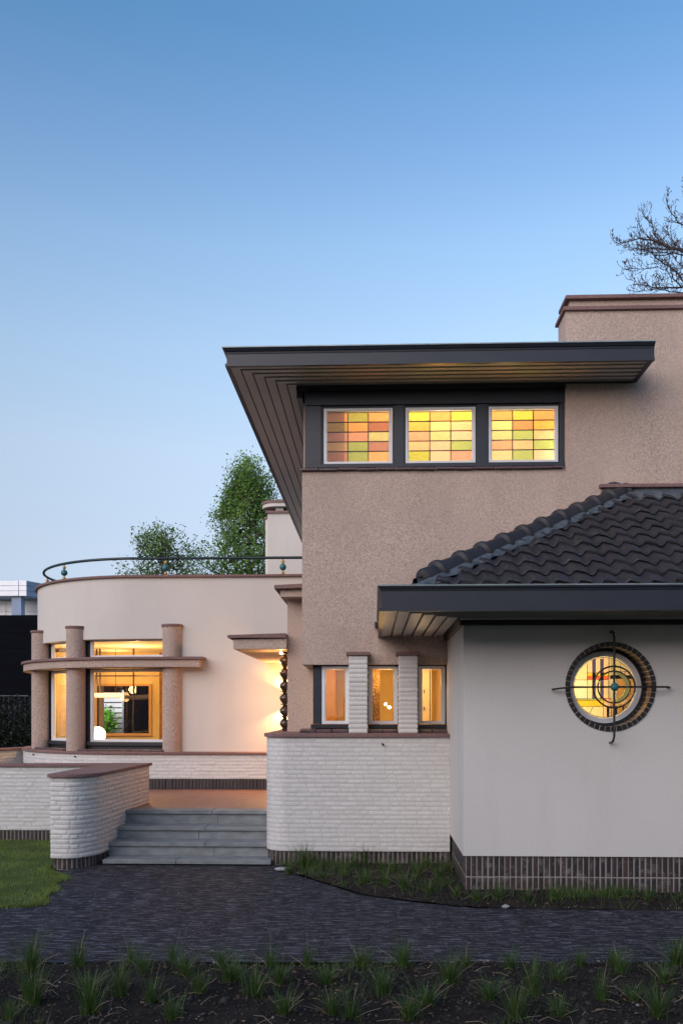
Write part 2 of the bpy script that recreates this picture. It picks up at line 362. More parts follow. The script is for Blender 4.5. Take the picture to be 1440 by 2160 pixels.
def resample(path, step):
    P = np.array(path, float); d = np.hypot(*np.diff(P, axis=0).T); c = np.r_[0, np.cumsum(d)]
    n = max(2, int(c[-1] / step)); t = np.linspace(0, c[-1], n + 1)
    return np.c_[np.interp(t, c, P[:, 0]), np.interp(t, c, P[:, 1])], t
def bricks(name, m, parent, path, z0, z1, bl=.21, bh=.062, depth=.008, joint=.012, step=.013, seed=1, bond='wild', wave=1.0, closed=False):
    """a brick face with real relief along a plan path (out = left normal)"""
    r = np.random.RandomState(seed)
    P, u = resample(path, step); nz = max(2, int((z1 - z0) / (step * .8))); z = np.linspace(z0, z1, nz + 1)
    T = np.gradient(P, axis=0)
    if closed: T[0] = T[-1] = P[1] - P[-2]
    for _ in range(2): T[1:-1] = (T[:-2] + T[1:-1] + T[2:]) / 3
    T /= np.hypot(T[:, 0], T[:, 1])[:, None]; Nn = np.c_[-T[:, 1], T[:, 0]]
    L = u[-1]; H = np.zeros((len(z), len(u))); TI = np.zeros_like(H); J = np.zeros_like(H)
    row = np.floor((z - z0) / bh).astype(int)
    for k in range(row.max() + 1):
        if bond == 'wild':
            cuts = [-r.uniform(0, bl)]
            while cuts[-1] < L + bl: cuts.append(cuts[-1] + r.choice([bl, bl, bl, bl * .5, bl * .5]) * r.uniform(.97, 1.03))
        else:
            cuts = list(np.arange(-bl * (r.uniform(0, 1) if bond == 'half' else 0), L + 2 * bl, bl))
        cuts = np.array(cuts); idx = np.clip(np.searchsorted(cuts, u, side='right') - 1, 0, len(cuts) - 2)
        du = np.minimum(u - cuts[idx], cuts[idx + 1] - u); mid = (cuts[idx] + cuts[idx + 1]) / 2
        o1 = r.uniform(-1, 1, len(cuts)); tl = r.uniform(-1, 1, len(cuts)); tz = r.uniform(-1, 1, len(cuts)); ti = r.uniform(0, 1, len(cuts))
        zz = np.where(row == k)[0]
        sag = wave * .004 * np.interp(u, np.linspace(0, L, max(3, int(L / .35))), r.uniform(-1, 1, max(3, int(L / .35))))
        for q in zz:
            zr = z[q] - (z0 + k * bh); dz = np.minimum(zr + sag, bh - zr - sag)
            e = np.minimum(du, dz); e = np.clip((e - joint * .5) / (joint * .9) + .35, 0, 1); e = e * e * (3 - 2 * e)
            H[q] = e * (1 + .45 * wave * o1[idx] + .35 * wave * tl[idx] * (u - mid) / bl * 2 + .35 * wave * tz[idx] * (zr / bh - .5) * 2)
            TI[q] = ti[idx]; J[q] = e
    H += r.normal(0, .05 * wave, H.shape)
    off = (H - 1) * depth
    X = P[None, :, 0] + Nn[None, :, 0] * off; Y = P[None, :, 1] + Nn[None, :, 1] * off; Z = np.repeat(z[:, None], len(u), 1)
    V = np.stack([X, Y, Z], -1).reshape(-1, 3); w = len(u)
    i, j = np.meshgrid(np.arange(len(z) - 1), np.arange(w - 1), indexing='ij'); a = (i * w + j).ravel()
    F = np.c_[a, a + w, a + w + 1, a + 1]
    return raw(name, V, F, m, parent, True, {'tint': TI.ravel(), 'joint': J.ravel()})

def arc(cx, cy, R, a0, a1, n):
    """plan arc; angle 0 faces the camera (-Y), growing towards -X"""
    return [(cx - R * sin(math.radians(a0 + (a1 - a0) * i / n)), cy - R * cos(math.radians(a0 + (a1 - a0) * i / n))) for i in range(n + 1)]

# a straight window: outer frame, panes set back, in a segment p0 -> p1 (out = left normal)
def seg_box(mb, p0, p1, u0, u1, o0, o1, z0, z1):
    p0 = np.array(p0, float); p1 = np.array(p1, float); d = (p1 - p0) / np.hypot(*(p1 - p0)); n = np.array([-d[1], d[0]])
    q = [p0 + d * u0 + n * o0, p0 + d * u1 + n * o0, p0 + d * u1 + n * o1, p0 + d * u0 + n * o1]
    mb.prism([tuple(a) for a in q], z0, z1)
def window(parent, p0, p1, z0, z1, fw=.045, out=.0, label=None, gm='glass', fm='white_frame', name='window'):
    L = math.hypot(p1[0] - p0[0], p1[1] - p0[1]); m = MB()
    seg_box(m, p0, p1, 0, fw, out - .05, out, z0, z1); seg_box(m, p0, p1, L - fw, L, out - .05, out, z0, z1)
    seg_box(m, p0, p1, fw, L - fw, out - .05, out, z0, z0 + fw); seg_box(m, p0, p1, fw, L - fw, out - .05, out, z1 - fw, z1)
    # inner step of the sash
    e = fw + .012
    seg_box(m, p0, p1, fw, e, out - .048, out - .018, z0 + fw, z1 - fw); seg_box(m, p0, p1, L - e, L - fw, out - .048, out - .018, z0 + fw, z1 - fw)
    w = m.build(name, fm, parent)
    if label: w['label'] = label
    g = MB(); seg_box(g, p0, p1, fw, L - fw, out - .034, out - .028, z0 + fw, z1 - fw)
    if gm: g.build('glass_pane', gm, w)
    return w

def lamp(name, loc, power, color=(1, .60, .26), radius=.15, typ='POINT', parent=None, **k):
    l = bpy.data.lights.new(name, typ); o = bpy.data.objects.new(name, l); C.objects.link(o)
    l.energy = power * .5; l.color = color
    if typ in ('POINT', 'SPOT'): l.shadow_soft_size = radius
    for a, v in k.items(): setattr(l, a, v)
    o.location = loc
    if parent: o.parent = parent
    return o

def offset(path, o, closed=False):
    mb = MB(); mb.sweep(path, [(o, 0)], closed)
    return [(v[0], v[1]) for v in mb.v[:len(path)]]
def room(parent, name, m, x0, x1, y0, y1, z0, z1):
    """five inner faces of a room, open towards the camera"""
    b = MB(); v = [(x, y, z) for z in (z0, z1) for y in (y0, y1) for x in (x0, x1)]
    b.add(v, [(0, 2, 3, 1), (4, 5, 7, 6), (2, 6, 7, 3), (0, 4, 6, 2), (1, 3, 7, 5)])
    return b.build(name, m, parent)

villa = thing('villa', 'beige roughcast villa with flat overhanging eaves, round wing and dark tiled side roof', 'house', (0, 0, 0))

# ================================================================== round wing (left, back)
CX, CY, RR, WY = -4.41, 19.32, 2.72, 16.6
P1X = -3.755
FR = [(-.9, WY), (-3.2, WY), (CX, WY)] + arc(CX, CY, RR, 0, 180, 60)[1:] + [(-.9, CY + RR)]
MB().sweep(FR, [(0, 3.385), (0, 4.52), (-.28, 4.52), (-.28, 3.385)]).build('round_wing_wall', 'plaster', villa, smooth=True)
MB().sweep([(-.9, WY), (P1X + .05, WY)], [(0, .55), (0, 3.385), (-.28, 3.385), (-.28, .55)]).build('terrace_wall', 'plaster', villa)
MB().sweep(FR, [(.055, 4.52), (.055, 4.565), (-.33, 4.565), (-.33, 4.52)]).build('parapet_coping', 'coping', villa, bevel=.006, smooth=True)
MB().prism(offset(FR, -.1), 4.30, 4.33).build('roof_deck', 'lead', villa)
MB().prism(offset(FR, -.1), 3.39, 3.42).build('ceiling', 'cream', villa)
# ledge slab through the pillars
LP = [(-3.19, WY)] + [(CX, WY)] + arc(CX, CY, RR, 0, 160, 54)[1:]
MB().sweep(LP, [(.275, 2.843), (.275, 2.982), (-.16, 2.982), (-.16, 2.843)]).build('window_ledge', 'pillar', villa, bevel=.006, smooth=True)
MB().sweep([(-3.12, WY)] + LP[1:], [(.32, 2.982), (.32, 3.032), (-.12, 3.032), (-.12, 2.982)]).build('ledge_coping', 'coping', villa, bevel=.006, smooth=True)
pcs = [(P1X, WY)] + [(CX - RR * sin(math.radians(a)), CY - RR * cos(math.radians(a))) for a in (27.5, 57, 92, 128)]
for k, (x, y) in enumerate(pcs):
    rr = .178
    p = MB().lathe(x, y, [(rr, 1.285), (rr, 2.843)], 40).lathe(x, y, [(rr, 3.032), (rr, 3.60)], 40).build('pillar', 'pillar', villa, smooth=True)
    MB().lathe(x, y, [(rr + .018, 3.60), (rr + .022, 3.606), (rr + .022, 3.638), (rr + .018, 3.644)], 40).build('pillar_cap', 'coping', p, smooth=True)
# windows: straight chords between the pillars
def inward(p, d):
    v = np.array([CX, CY]) - np.array(p)
    if p[0] > CX: v = np.array([0., 1.])
    v = v / np.hypot(*v); return (p[0] + v[0] * d, p[1] + v[1] * d)
for a, b in zip(pcs[:-1], pcs[1:]):
    a = inward(a, .10); b = inward(b, .10); L = math.hypot(b[0] - a[0], b[1] - a[1]); ux, uy = (b[0] - a[0]) / L, (b[1] - a[1]) / L
    q0 = (a[0] + ux * .15, a[1] + uy * .15); q1 = (b[0] - ux * .215, b[1] - uy * .195)
    window(villa, q0, q1, 1.455, 2.825, .048); window(villa, q0, q1, 3.05, 3.40, .045)
    m = MB(); seg_box(m, q1, b, .001, .12, -.07, -.012, 1.29, 2.825); seg_box(m, a, q0, .03, .149, -.07, -.012, 1.29, 2.825)
    seg_box(m, q1, b, .001, .12, -.07, -.012, 3.04, 3.38); seg_box(m, a, q0, .03, .149, -.07, -.012, 3.04, 3.38); seg_box(m, q0, q1, 0, L - .345, -.07, -.012, 1.29, 1.4545)
    seg_box(m, a, b, .12, L - .12, -.07, .0, 2.826, 2.842)
    m.build('dark_casing', 'paint_dark', villa)
    m = MB(); seg_box(m, a, b, .13, L - .13, -.06, .045, 1.375, 1.45); m.build('window_sill', 'paint_black', villa, bevel=.012)
    m = MB(); n = int((L - .2) / .2)
    for k in range(n):
        seg_box(m, a, b, .1 + k * (L - .2) / n, .1 + (k + 1) * (L - .2) / n - .008, .0, .30, 1.285, 1.32)
    m.build('sill_tiles', 'silltile', villa, bevel=.006)
# rooms of the round wing
interior = MB().sweep([(-.9, 20.75), (-5.17, 20.75)], [(0, .9), (0, 3.4), (-.05, 3.4), (-.05, .9)]).build('back_wall', 'ochre', villa)
b = MB(); b.box(-6.52, -5.17, 20.75, 20.8, 2.67, 3.4).box(-6.52, -5.17, 20.75, 20.8, .9, 1.46).box(-6.8, -6.52, 20.75, 20.8, .9, 3.4)
b.build('back_wall', 'ochre', villa)
b = MB(); b.box(-6.50, -5.17, 20.70, 20.74, 1.46, 1.52).box(-6.50, -5.17, 20.70, 20.74, 2.62, 2.67).box(-5.23, -5.17, 20.70, 20.74, 1.52, 2.62).box(-6.50, -6.45, 20.70, 20.74, 1.52, 2.62)
w = b.build('window', 'ochre_dark', villa); w['label'] = 'interior window frame seen through the big lit window'
box('glass_pane', 'glass', w, -6.45, -5.23, 20.715, 20.72, 1.52, 2.62)
MB().prism(offset(FR, -.2), .86, .9).build('floor', 'darkwood', villa)
b = MB(); b.box(-7.02, -6.80, 19.0, 19.04, .9, 3.3).box(-6.80, -6.40, 19.06, 19.10, .9, 3.3); b.build('inner_cupboard', 'ochre', villa)
b = MB(); b.box(-6.74, -6.60, 19.045, 19.06, 1.5, 2.6).box(-6.56, -6.44, 19.045, 19.06, 1.5, 2.6); b.build('cupboard_door', 'curtain', villa)
lamp('cupboard_fill', (-6.25, 18.35, 2.6), 22, (1, .60, .24), .1)  # added lamp without a fitting, brightens the cupboard behind the side pane
box('partition', 'cream', villa, -3.0, -2.95, 16.9, 21.0, .9, 3.4)
for x0, x1, yy in ((-6.36, -6.24, 19.9), (-4.86, -4.70, 20.2), (-4.5, -4.3, 20.3)):
    n = 28; pts = [(x0 + (x1 - x0) * i / n, yy + .03 * sin(i * 1.5)) for i in range(n + 1)]; b = MB()
    b.sweep(pts[::-1], [(0, .92), (0, 3.36), (-.01, 3.36), (-.01, .92)])
    b.build('curtain', 'curtain', villa, smooth=True)
b = MB()
for x, w_, z0, z1 in ((-6.0, .03, 2.45, 3.38), (-5.93, .03, 2.45, 3.38), (-5.2, .03, 2.45, 3.38)):
    b.box(x, x + w_, 19.2, 19.23, z0, z1)
b.box(-6.4, -4.4, 19.2, 19.24, 2.78, 2.81)
b.build('partition_bars', 'darkwood', villa)
for p, e in (((-5.0, 18.6, 3.0), 40), ((-5.8, 20.0, 3.1), 13), ((-3.9, 18.4, 2.9), 17), ((-6.3, 18.9, 2.4), 8)):
    lamp('ceiling_light', p, e, (1, .56, .20), .12)

pend = thing('pendant_lamp', 'glowing pink-white tubular pendant lamp hanging behind the big window', 'lamp', (-5.83, 19.4, 2.38))
b = MB(); b.tube([(-.33, 0, 0), (.30, 0, 0)], .052, 14); b.build('lamp_shade', 'pendant', pend, smooth=True)
b = MB(); b.tube([(-.2, 0, .05), (-.2, 0, 1.0)], .006, 6).tube([(.2, 0, .05), (.2, 0, 1.0)], .006, 6); b.build('cord', 'paint_black', pend)
gl = thing('globe_lamp', 'bright white globe lamp standing low inside the big window', 'lamp', (-5.36, 17.25, 1.50))
b = MB(); b.ball((0, 0, .08), .155, 24, 14); b.build('lamp_globe', 'globe', gl, smooth=True)
b = MB(); b.lathe(0, 0, [(.07, -.09), (.07, -.07), (.02, -.06), (.02, -.06)], 16); b.build('lamp_foot', 'paint_black', gl, smooth=True)
tb = thing('console_table', 'low dark console table under the glowing globe lamp', 'table', (-5.2, 17.3, 0))
b = MB().box(-.45, .45, -.1, .2, 1.36, 1.40); b.build('tabletop', 'darkwood', tb, bevel=.005)
for x in (-.42, .39):
    for y in (-.08, .15): box('leg', 'darkwood', tb, x, x + .03, y, y + .03, .9, 1.36)

# curved low wall in front of the wing
lw = thing('terrace_wall', 'long low curved white brick wall under the round wing windows with red coping', 'wall', (0, 0, 0))
LW = [(-1.25, WY - .28), (CX, WY - .28)] + arc(CX, CY, RR + .28, 0, 150, 90)[1:]
bricks('brickwork', 'white_brick', lw, LW, .80, 1.24, depth=.007, step=.02, seed=3)
bricks('plinth', 'soldier_dark', lw, offset(LW, -.012), .60, .80, bl=.062, bh=.20, depth=.012, joint=.010, step=.012, seed=5, bond='stack')
MB().sweep(LW, [(.035, 1.242), (.035, 1.286), (-.30, 1.286), (-.30, 1.242)]).build('coping', 'coping', lw, bevel=.006, smooth=True)
for px_, y_ in ((-5.55, None), (-6.62, None)):
    yy = CY - math.sqrt((RR + .28) ** 2 - (px_ - CX) ** 2)
    MB().tube([(px_, yy + .03, 1.19), (px_ - .01, yy - .035, 1.19)], .014, 8).build('wall_nozzle', 'black_iron', lw)

# roof railing with coloured balls
rail = thing('roof_railing', 'dark curved iron railing on the round wing parapet with green and gold balls', 'railing', (0, 0, 0))
RP = [(-.95, WY + .15), (CX, WY + .15)] + arc(CX, CY, RR - .12, 0, 175, 70)[1:]
MB().tube([(x, y, 4.90) for x, y in RP], .026, 10).build('handrail', 'green_iron', rail, smooth=True)
def on_rail(t):
    P, u = resample(RP, .02); i = int(np.argmin(abs(u - t))); return P[i]
for t in (.76, 2.97, 5.21, 7.25, 9.3):
    x, y = on_rail(t)
    bl = MB().tube([(x, y, 4.56), (x, y, 4.89)], .010, 8).build('baluster', 'green_iron', rail)
    MB().ball((x, y, 4.725), .063, 20, 14).build('green_ball', 'teal', bl, smooth=True)
    MB().ball((x, y, 4.825), .034, 14, 10).build('gold_ball', 'gold', bl, smooth=True)
    MB().ball((x, y, 4.618), .034, 14, 10).build('gold_ball', 'gold', bl, smooth=True)

# ================================================================== entrance: column block, canopy, turned ceramic column
MB().prism([(-1.262, 13.0), (-.845, 13.0), (-.845, 16.6), (-1.262, 16.6)], .6, 3.66).build('entrance_block', 'stucco', villa)
CXR = -.9
MB().prism([(-1.335, 12.72), (CXR, 12.66), (CXR, 16.6), (-1.335, 16.6)], 3.655, 3.762).build('entrance_block_top', 'stucco', villa, bevel=.004)
MB().prism([(-1.415, 12.64), (CXR, 12.56), (CXR, 16.6), (-1.415, 16.6)], 3.764, [3.815, 3.828, 3.828, 3.815]).build('block_coping', 'coping', villa, bevel=.004)
MB().prism([(-2.025, 12.84), (-1.262, 12.84), (-1.262, 16.6), (-2.025, 16.6)], 2.928, [3.062, 3.082, 3.082, 3.062]).build('canopy', 'stucco', villa, bevel=.004)
MB().prism([(-2.10, 12.79), (-1.262, 12.79), (-1.262, 16.6), (-2.10, 16.6)], 3.084, [3.126, 3.150, 3.150, 3.126]).build('canopy_coping', 'coping', villa, bevel=.004)
# turned dark glazed column beside the door
prof = []; z = 1.74
while z < 2.90:
    for dr, dz in ((.028, 0), (.030, .018), (.062, .022), (.062, .036), (.034, .042), (.050, .062), (.072, .092), (.078, .118), (.066, .150), (.038, .176)):
        prof.append((dr * 1.02, z + dz))
    z += .185
MB().lathe(-1.325, 13.25, [p for p in prof if p[1] < 2.925], 28).build('turned_column', 'ceramic', villa, smooth=True)
MB().box(-1.40, -1.262, 13.17, 13.33, .6, 1.74).build('column_plinth', 'stucco', villa)
lampy = MB().lathe(-1.62, 16.53, [(.045, 2.12), (.05, 2.13), (.05, 2.36), (.045, 2.37)], 16).build('wall_lamp', 'paint_black', villa, smooth=True)
MB().ball((-1.36, 13.05, 2.885), .018, 10, 8).build('canopy_bulb', 'bulb', villa, smooth=True)
WARM = (1, .52, .15)
l1 = lamp('uplight', (-1.62, 16.525, 2.40), 60, WARM, .02, 'SPOT', spot_size=math.radians(146), spot_blend=.5); l1.rotation_euler = (math.radians(180), 0, 0)
l2 = lamp('downlight', (-1.62, 16.525, 2.10), 75, WARM, .02, 'SPOT', spot_size=math.radians(146), spot_blend=.5)
lamp('door_fill', (-1.75, 15.9, 2.25), 17, (1, .55, .22), .15)  # added warm fill around the entrance, no fitting of its own
lamp('canopy_light', (-1.50, 13.3, 2.70), 6, WARM, .02)

# ================================================================== middle brick wall and piers
mw = thing('brick_wall', 'white painted brick wall with rounded corner and red coping right of the steps', 'wall', (0, 0, 0))
MW = [(.978, 11.78), (-1.15, 11.78)] + arc(-1.15, 12.08, .30, 0, 90, 14)[1:] + [(-1.45, 14.2)]
bricks('brickwork', 'white_brick', mw, MW, .20, 1.695, depth=.004, seed=11, wave=.7, bh=.059, bl=.215)
bricks('plinth', 'soldier', mw, offset(MW, -.025), -.02, .20, bl=.062, bh=.24, depth=.012, seed=12, bond='stack', joint=.012)
MP = offset(MW, .035)
MB().prism([(.978, MP[0][1])] + MP[1:] + [(.978, 14.2)], 1.696, 1.742).build('coping', 'coping', mw, bevel=.006)
MB().prism([(.97, 12.1), (-1.2, 12.1), (-1.2, 14.2), (.97, 14.2)], .2, 1.69).build('wall_core', 'white_brick', mw)
MB().tube([(.09, 11.82, 1.615), (.11, 11.72, 1.600)], .013, 10).build('wall_nozzle', 'black_iron', mw, smooth=True)
for x0, x1 in ((-.347, -.094), (.315, .572)):
    pr = bricks('brick_pier', 'white_brick', villa, [(x1, 12.32), (x1, 11.98), (x0, 11.98), (x0, 12.32)], 1.742, 2.78, bl=.6, bh=.0611, depth=.010, joint=.012, seed=21 + int(x0 * 10), bond='stack', wave=.8)
    MB().box(x0 - .032, x1 + .032, 11.945, 12.3, 2.78, 2.826).build('pier_cap', 'coping', pr, bevel=.005)
# ground floor window band
b = MB(); yb0, yb1 = 12.335, 12.42
b.box(-.844, -.722, yb0, yb1, 1.86, 2.668).box(-.35, -.085, yb0, yb1, 1.86, 2.668).box(.312, .596, yb0, yb1, 1.86, 2.668).box(.957, .977, yb0, yb1, 1.86, 2.668)
for x0, x1 in ((-.722, -.35), (-.085, .312), (.596, .957)): b.box(x0, x1, yb0 - .01, yb1, 2.6525, 2.6685)
b.build('dark_casing', 'paint_dark', villa)
for x0, x1 in ((-.872, -.349), (-.092, .313), (.574, .977)): MB().box(x0, x1, 12.27, 12.43, 1.802, 1.857).build('window_sill', 'paint_black', villa, bevel=.006)
for x0, x1, n in ((-1.008, -.352, 3), (-.09, .312, 2), (.575, .972, 2)):
    b = MB()
    for k in range(n):
        w_ = (x1 - x0) / n; b.prism([(x0 + k * w_, 12.09), (x0 + (k + 1) * w_ - .009, 12.09), (x0 + (k + 1) * w_ - .009, 12.34), (x0 + k * w_, 12.34)], 1.743, [1.784, 1.784, 1.80, 1.80])
    b.build('sill_tiles', 'silltile', villa, bevel=.006)
for x0, x1 in ((-.722, -.35), (-.085, .312), (.596, .957)):
    window(villa, (x1, 12.335), (x0, 12.335), 1.862, 2.652, .042, out=.012)
room(villa, 'hall_room', 'ochre', -.842, .975, 12.43, 14.6, 1.80, 2.668)
b = MB(); b.box(-.80, -.60, 13.6, 14.6, 1.80, 2.668); b.build('partition', 'ochre_dark', villa)
box('relief_panel', 'bronze_relief', villa, -.06, .075, 13.1, 13.16, 1.80, 2.668)
b = MB(); b.box(.66, .80, 13.2, 13.24, 1.80, 2.64).box(.815, .83, 13.2, 13.3, 1.80, 2.66); b.build('inner_door', 'cream', villa, bevel=.005)
b = MB(); b.box(.803, .812, 13.21, 13.24, 1.80, 2.64)
for zz in (2.05, 2.30): b.box(.715, .728, 13.185, 13.2, zz, zz + .05)
b.build('door_fittings', 'paint_black', villa)
MB().ball((.165, 13.9, 2.145), .018, 10, 8).ball((.225, 13.95, 2.10), .022, 10, 8).build('spot_lamps', 'bulb', villa, smooth=True)
lamp('hall_light', (.15, 12.95, 2.5), 9, (1, .60, .20), .1)
lamp('hall_light', (.72, 12.75, 2.45), 3.5, (1, .74, .38), .08)
lamp('hall_light', (-.55, 13.1, 2.5), 3, (1, .58, .18), .1)

# ================================================================== upper block
MB().box(-.984, 2.556, 12.2, 12.44, 2.80, 5.27).box(-.984, -.76, 12.44, 23.4, 2.80, 6.30).box(-.984, 5.5, 12.2, 23.4, 2.669, 2.80).build('upper_wall', 'stucco', villa)
MB().box(2.556, 9.0, 12.185, 12.66, 2.60, 7.405).build('tall_wall', 'stucco', villa)
MB().box(2.625, 9.0, 12.25, 12.60, 7.45, 7.575).build('chimney_neck', 'stucco', villa)
MB().box(2.520, 9.0, 12.14, 12.71, 7.405, 7.455).build('wall_coping', 'coping', villa, bevel=.006)
MB().box(2.560, 9.0, 12.18, 12.67, 7.575, 7.625).build('chimney_coping', 'coping', villa, bevel=.006)
# dark window band
b = MB(); Y0, Y1 = 12.225, 12.42
for x0, x1 in ((-.95, -.725), (.262, .40), (1.382, 1.525), (2.492, 2.556)): b.box(x0, x1, Y0 + .02, Y1, 5.40, 6.20)
b.box(-.95, 2.556, Y0, Y1, 6.20, 6.432).box(-.95, 2.556, Y0 - .012, Y1, 5.345, 5.398)
b.box(-.95, -.74, Y1, 23.3, 6.30, 6.432)
for x0, x1 in ((-.725, .262), (.40, 1.382), (1.525, 2.492)):
    b.box(x0, x0 + .028, 12.27, 12.36, 5.398, 6.20).box(x1 - .02, x1, 12.27, 12.36, 5.398, 6.20).box(x0 + .028, x1 - .02, 12.27, 12.36, 6.168, 6.20)
b.build('dark_casing', 'paint_dark', villa, bevel=.004)
b = MB(); k = 0; x = -1.015
while x < 2.50:
    x2 = min(x + .262, 2.535); dz = .004 * rnd.uniform(-1, 1)
    b.prism([(x, 12.145), (x2 - .008, 12.145), (x2 - .008, 12.28), (x, 12.28)], 5.295 + dz, [5.325 + dz, 5.325 + dz, 5.344, 5.344]); x += .262
b.build('sill_tiles', 'silltile', villa, bevel=.008)
MB().box(-.984, 2.55, 12.2, 12.4, 5.27, 5.296).build('sill_bed', 'stucco', villa)
T = dict(or_=(1., .46, .10), ol=(.50, .52, .02), mu=(.72, .50, .03), br=(.50, .17, .06), pk=(.86, .45, .38), kh=(.78, .78, .40), pe=(1, .70, .42), gr=(.50, .68, .20), ro=(.62, .30, .27), lo=(1, .64, .28),
         yg=(.64, .70, .03), ye=(.86, .80, .05), am=(1, .58, .06), ly=(1, .84, .36), sa=(.95, .50, .34), pp=(1, .74, .58), do=(.88, .36, .10), go=(1, .80, .50))
for k_, c_ in T.items():
    c_ = tuple(x * .93 + .05 for x in c_); M['t_' + k_] = tinted('tinted_glass_' + k_.strip('_'), c_)
wins = [((-.692, .239), ['or_ ol or_', 'mu or_ br', 'pk pk kh', 'pe gr ro', 'pk gr lo']),
        ((.419, 1.363), ['yg or_ ye', 'am ly pe', 'sa kh pp', 'pe pp gr', 'yg pp pk']),
        ((1.542, 2.473), ['or_ yg or_', 'ly do am', 'kh gr pe', 'sa pe gr', 'go gr pp'])]
for wi, ((x0, x1), rows) in enumerate(wins):
    z0, z1 = 5.405, 6.165
    w = window(villa, (x1, 12.285), (x0, 12.285), z0, z1, .034, out=.02, gm=None)
    w['label'] = ['left of the three stained glass windows under the flat eaves', 'middle stained glass window under the flat eaves', 'right stained glass window under the flat eaves beside the tall wall'][wi]
    gx0, gx1, gz0, gz1 = x0 + .046, x1 - .046, z0 + .046, z1 - .046
    names = sorted({c for r in rows for c in r.split()}); b = MB()
    for r, row in enumerate(rows):
        for c, nm in enumerate(row.split()):
            xa, xb = gx0 + (gx1 - gx0) * c / 3, gx0 + (gx1 - gx0) * (c + 1) / 3; zb, za = gz1 - (gz1 - gz0) * r / 5, gz1 - (gz1 - gz0) * (r + 1) / 5
            b.mi = names.index(nm); b.add([(xa, 12.300, za), (xb, 12.300, za), (xb, 12.300, zb), (xa, 12.300, zb)], [(0, 1, 2, 3)])
    b.build('stained_glass', ['t_' + n for n in names], w)
    b = MB()
    for c in (1, 2): xx = gx0 + (gx1 - gx0) * c / 3; b.box(xx - .006, xx + .006, 12.292, 12.308, gz0, gz1)
    for r in range(1, 5): zz = gz0 + (gz1 - gz0) * r / 5; b.box(gx0, gx1, 12.2935, 12.3065, zz - .006, zz + .006)
    b.box(gx0, gx1, 12.292, 12.308, gz1 - .006, gz1 + .002)
    b.build('lead_cames', 'lead_came', w)
room(villa, 'upper_room', 'cream', -.74, 2.55, 12.44, 15.2, 5.2, 6.43)
b = MB(); n = 20; b.sweep([(-.70 + .28 * i / n, 12.62 + .02 * sin(i * 1.6) + .5 * (1 - i / n)) for i in range(n + 1)][::-1], [(0, 5.25), (0, 6.40), (-.01, 6.40), (-.01, 5.25)])
b.build('curtain', 'ochre_dark', villa, smooth=True)
lamp('upper_light', (1.0, 13.3, 5.6), 20, (1, .86, .62), .14)
lamp('upper_light', (1.9, 13.0, 5.55), 15, (1, .86, .62), .10)
lamp('upper_light', (0.3, 13.2, 5.5), 12, (1, .82, .56), .12)

# ---- eaves helper
def eaves(parent, path, zs, zf, zt, boards, bw, name, flare=.05, base_m='paint_dark', backing=None):
    b = MB(); b.sweep(path, [(-.035, zs), (.018, zs), (.018, zs + .034), (-.035, zs + .034)])
    b.sweep(path, [(-.03, zs + .0345), (0, zs + .0345), (0, zf), (-.03, zf)])
    b.sweep(path, [(-.03, zf + .0005), (.008, zf + .0005), (.012, zf + .022), (.026, zf + .026), (flare, zt - .014), (-.03, zt - .014)])
    fa = b.build(name + '_fascia', base_m, parent)
    b = MB(); b.sweep(path, [(-.05, zt - .0135), (flare + .004, zt - .0135), (flare + .006, zt), (-.05, zt)]); b.build('zinc_gutter_edge', 'zinc', parent)
    b = MB()
    for k in range(boards):
        a = .037 + k * bw
        b.sweep(path, [(-a, zs + .012), (-(a + bw - .022), zs + .024), (-(a + bw - .022), zs + .040), (-a, zs + .040)])
    b.build('soffit_boards', 'soffit', parent)
    W_ = boards * bw + .09
    MB().sweep(path, [(-.03, zs + .045), (-W_, zs + .045), (-W_, zs + .06), (-.03, zs + .06)]).build('soffit_backing', 'paint_black', parent)
roof = MB().box(-1.84, 3.47, 11.46, 23.5, 6.56, 6.61).build('flat_roof', 'lead', villa)
EP = [(3.50, 11.42), (-1.884, 11.42), (-1.884, 23.55)]
eaves(roof, EP, 6.432, 6.592, 6.67, 6, .1345, 'flat_roof')
MB().box(3.44, 3.498, 11.415, 12.18, 6.44, 6.655).build('eave_end', 'paint_dark', roof)
MB().box(-1.06, 2.556, 12.155, 12.224, 6.38, 6.472).box(-1.06, -.985, 12.224, 23.4, 6.30, 6.472).box(2.556, 3.44, 12.15, 12.184, 6.43, 6.472).build('frieze_board', 'paint_black', roof)

# ================================================================== side wing with hipped tile roof
wc = (2.587, 2.307); wr = .445
b = MB(); n = 64; X0, X1, Z0, Z1 = 1.887, 3.287, 1.607, 3.007
ring = [(wc[0] + wr * cos(2 * pi * k / n), wc[1] + wr * sin(2 * pi * k / n)) for k in range(n)]
sq = []
for k in range(n):
    c_, s_ = cos(2 * pi * k / n), sin(2 * pi * k / n); t = .7 / max(abs(c_), abs(s_)); sq.append((wc[0] + t * c_, wc[1] + t * s_))
b.add([(x, 10.0, z) for x, z in ring] + [(x, 10.0, z) for x, z in sq] + [(x, 10.3, z) for x, z in ring],
      [(k, (k + 1) % n, n + (k + 1) % n, n + k) for k in range(n)] + [(k, (k + 1) % n, 2 * n + (k + 1) % n, 2 * n + k) for k in range(n)])
def fq(x0, x1, z0, z1, y=10.0): b.add([(x0, y, z0), (x1, y, z0), (x1, y, z1), (x0, y, z1)], [(0, 1, 2, 3)])
fq(.979, X0, .436, 3.06); fq(X1, 9.0, .436, 3.06); fq(X0, X1, .436, Z0); fq(X0, X1, Z1, 3.06)
b.add([(.979, 10.0, .436), (.979, 12.34, .436), (.979, 12.34, 3.06), (.979, 10.0, 3.06)], [(0, 1, 2, 3)])
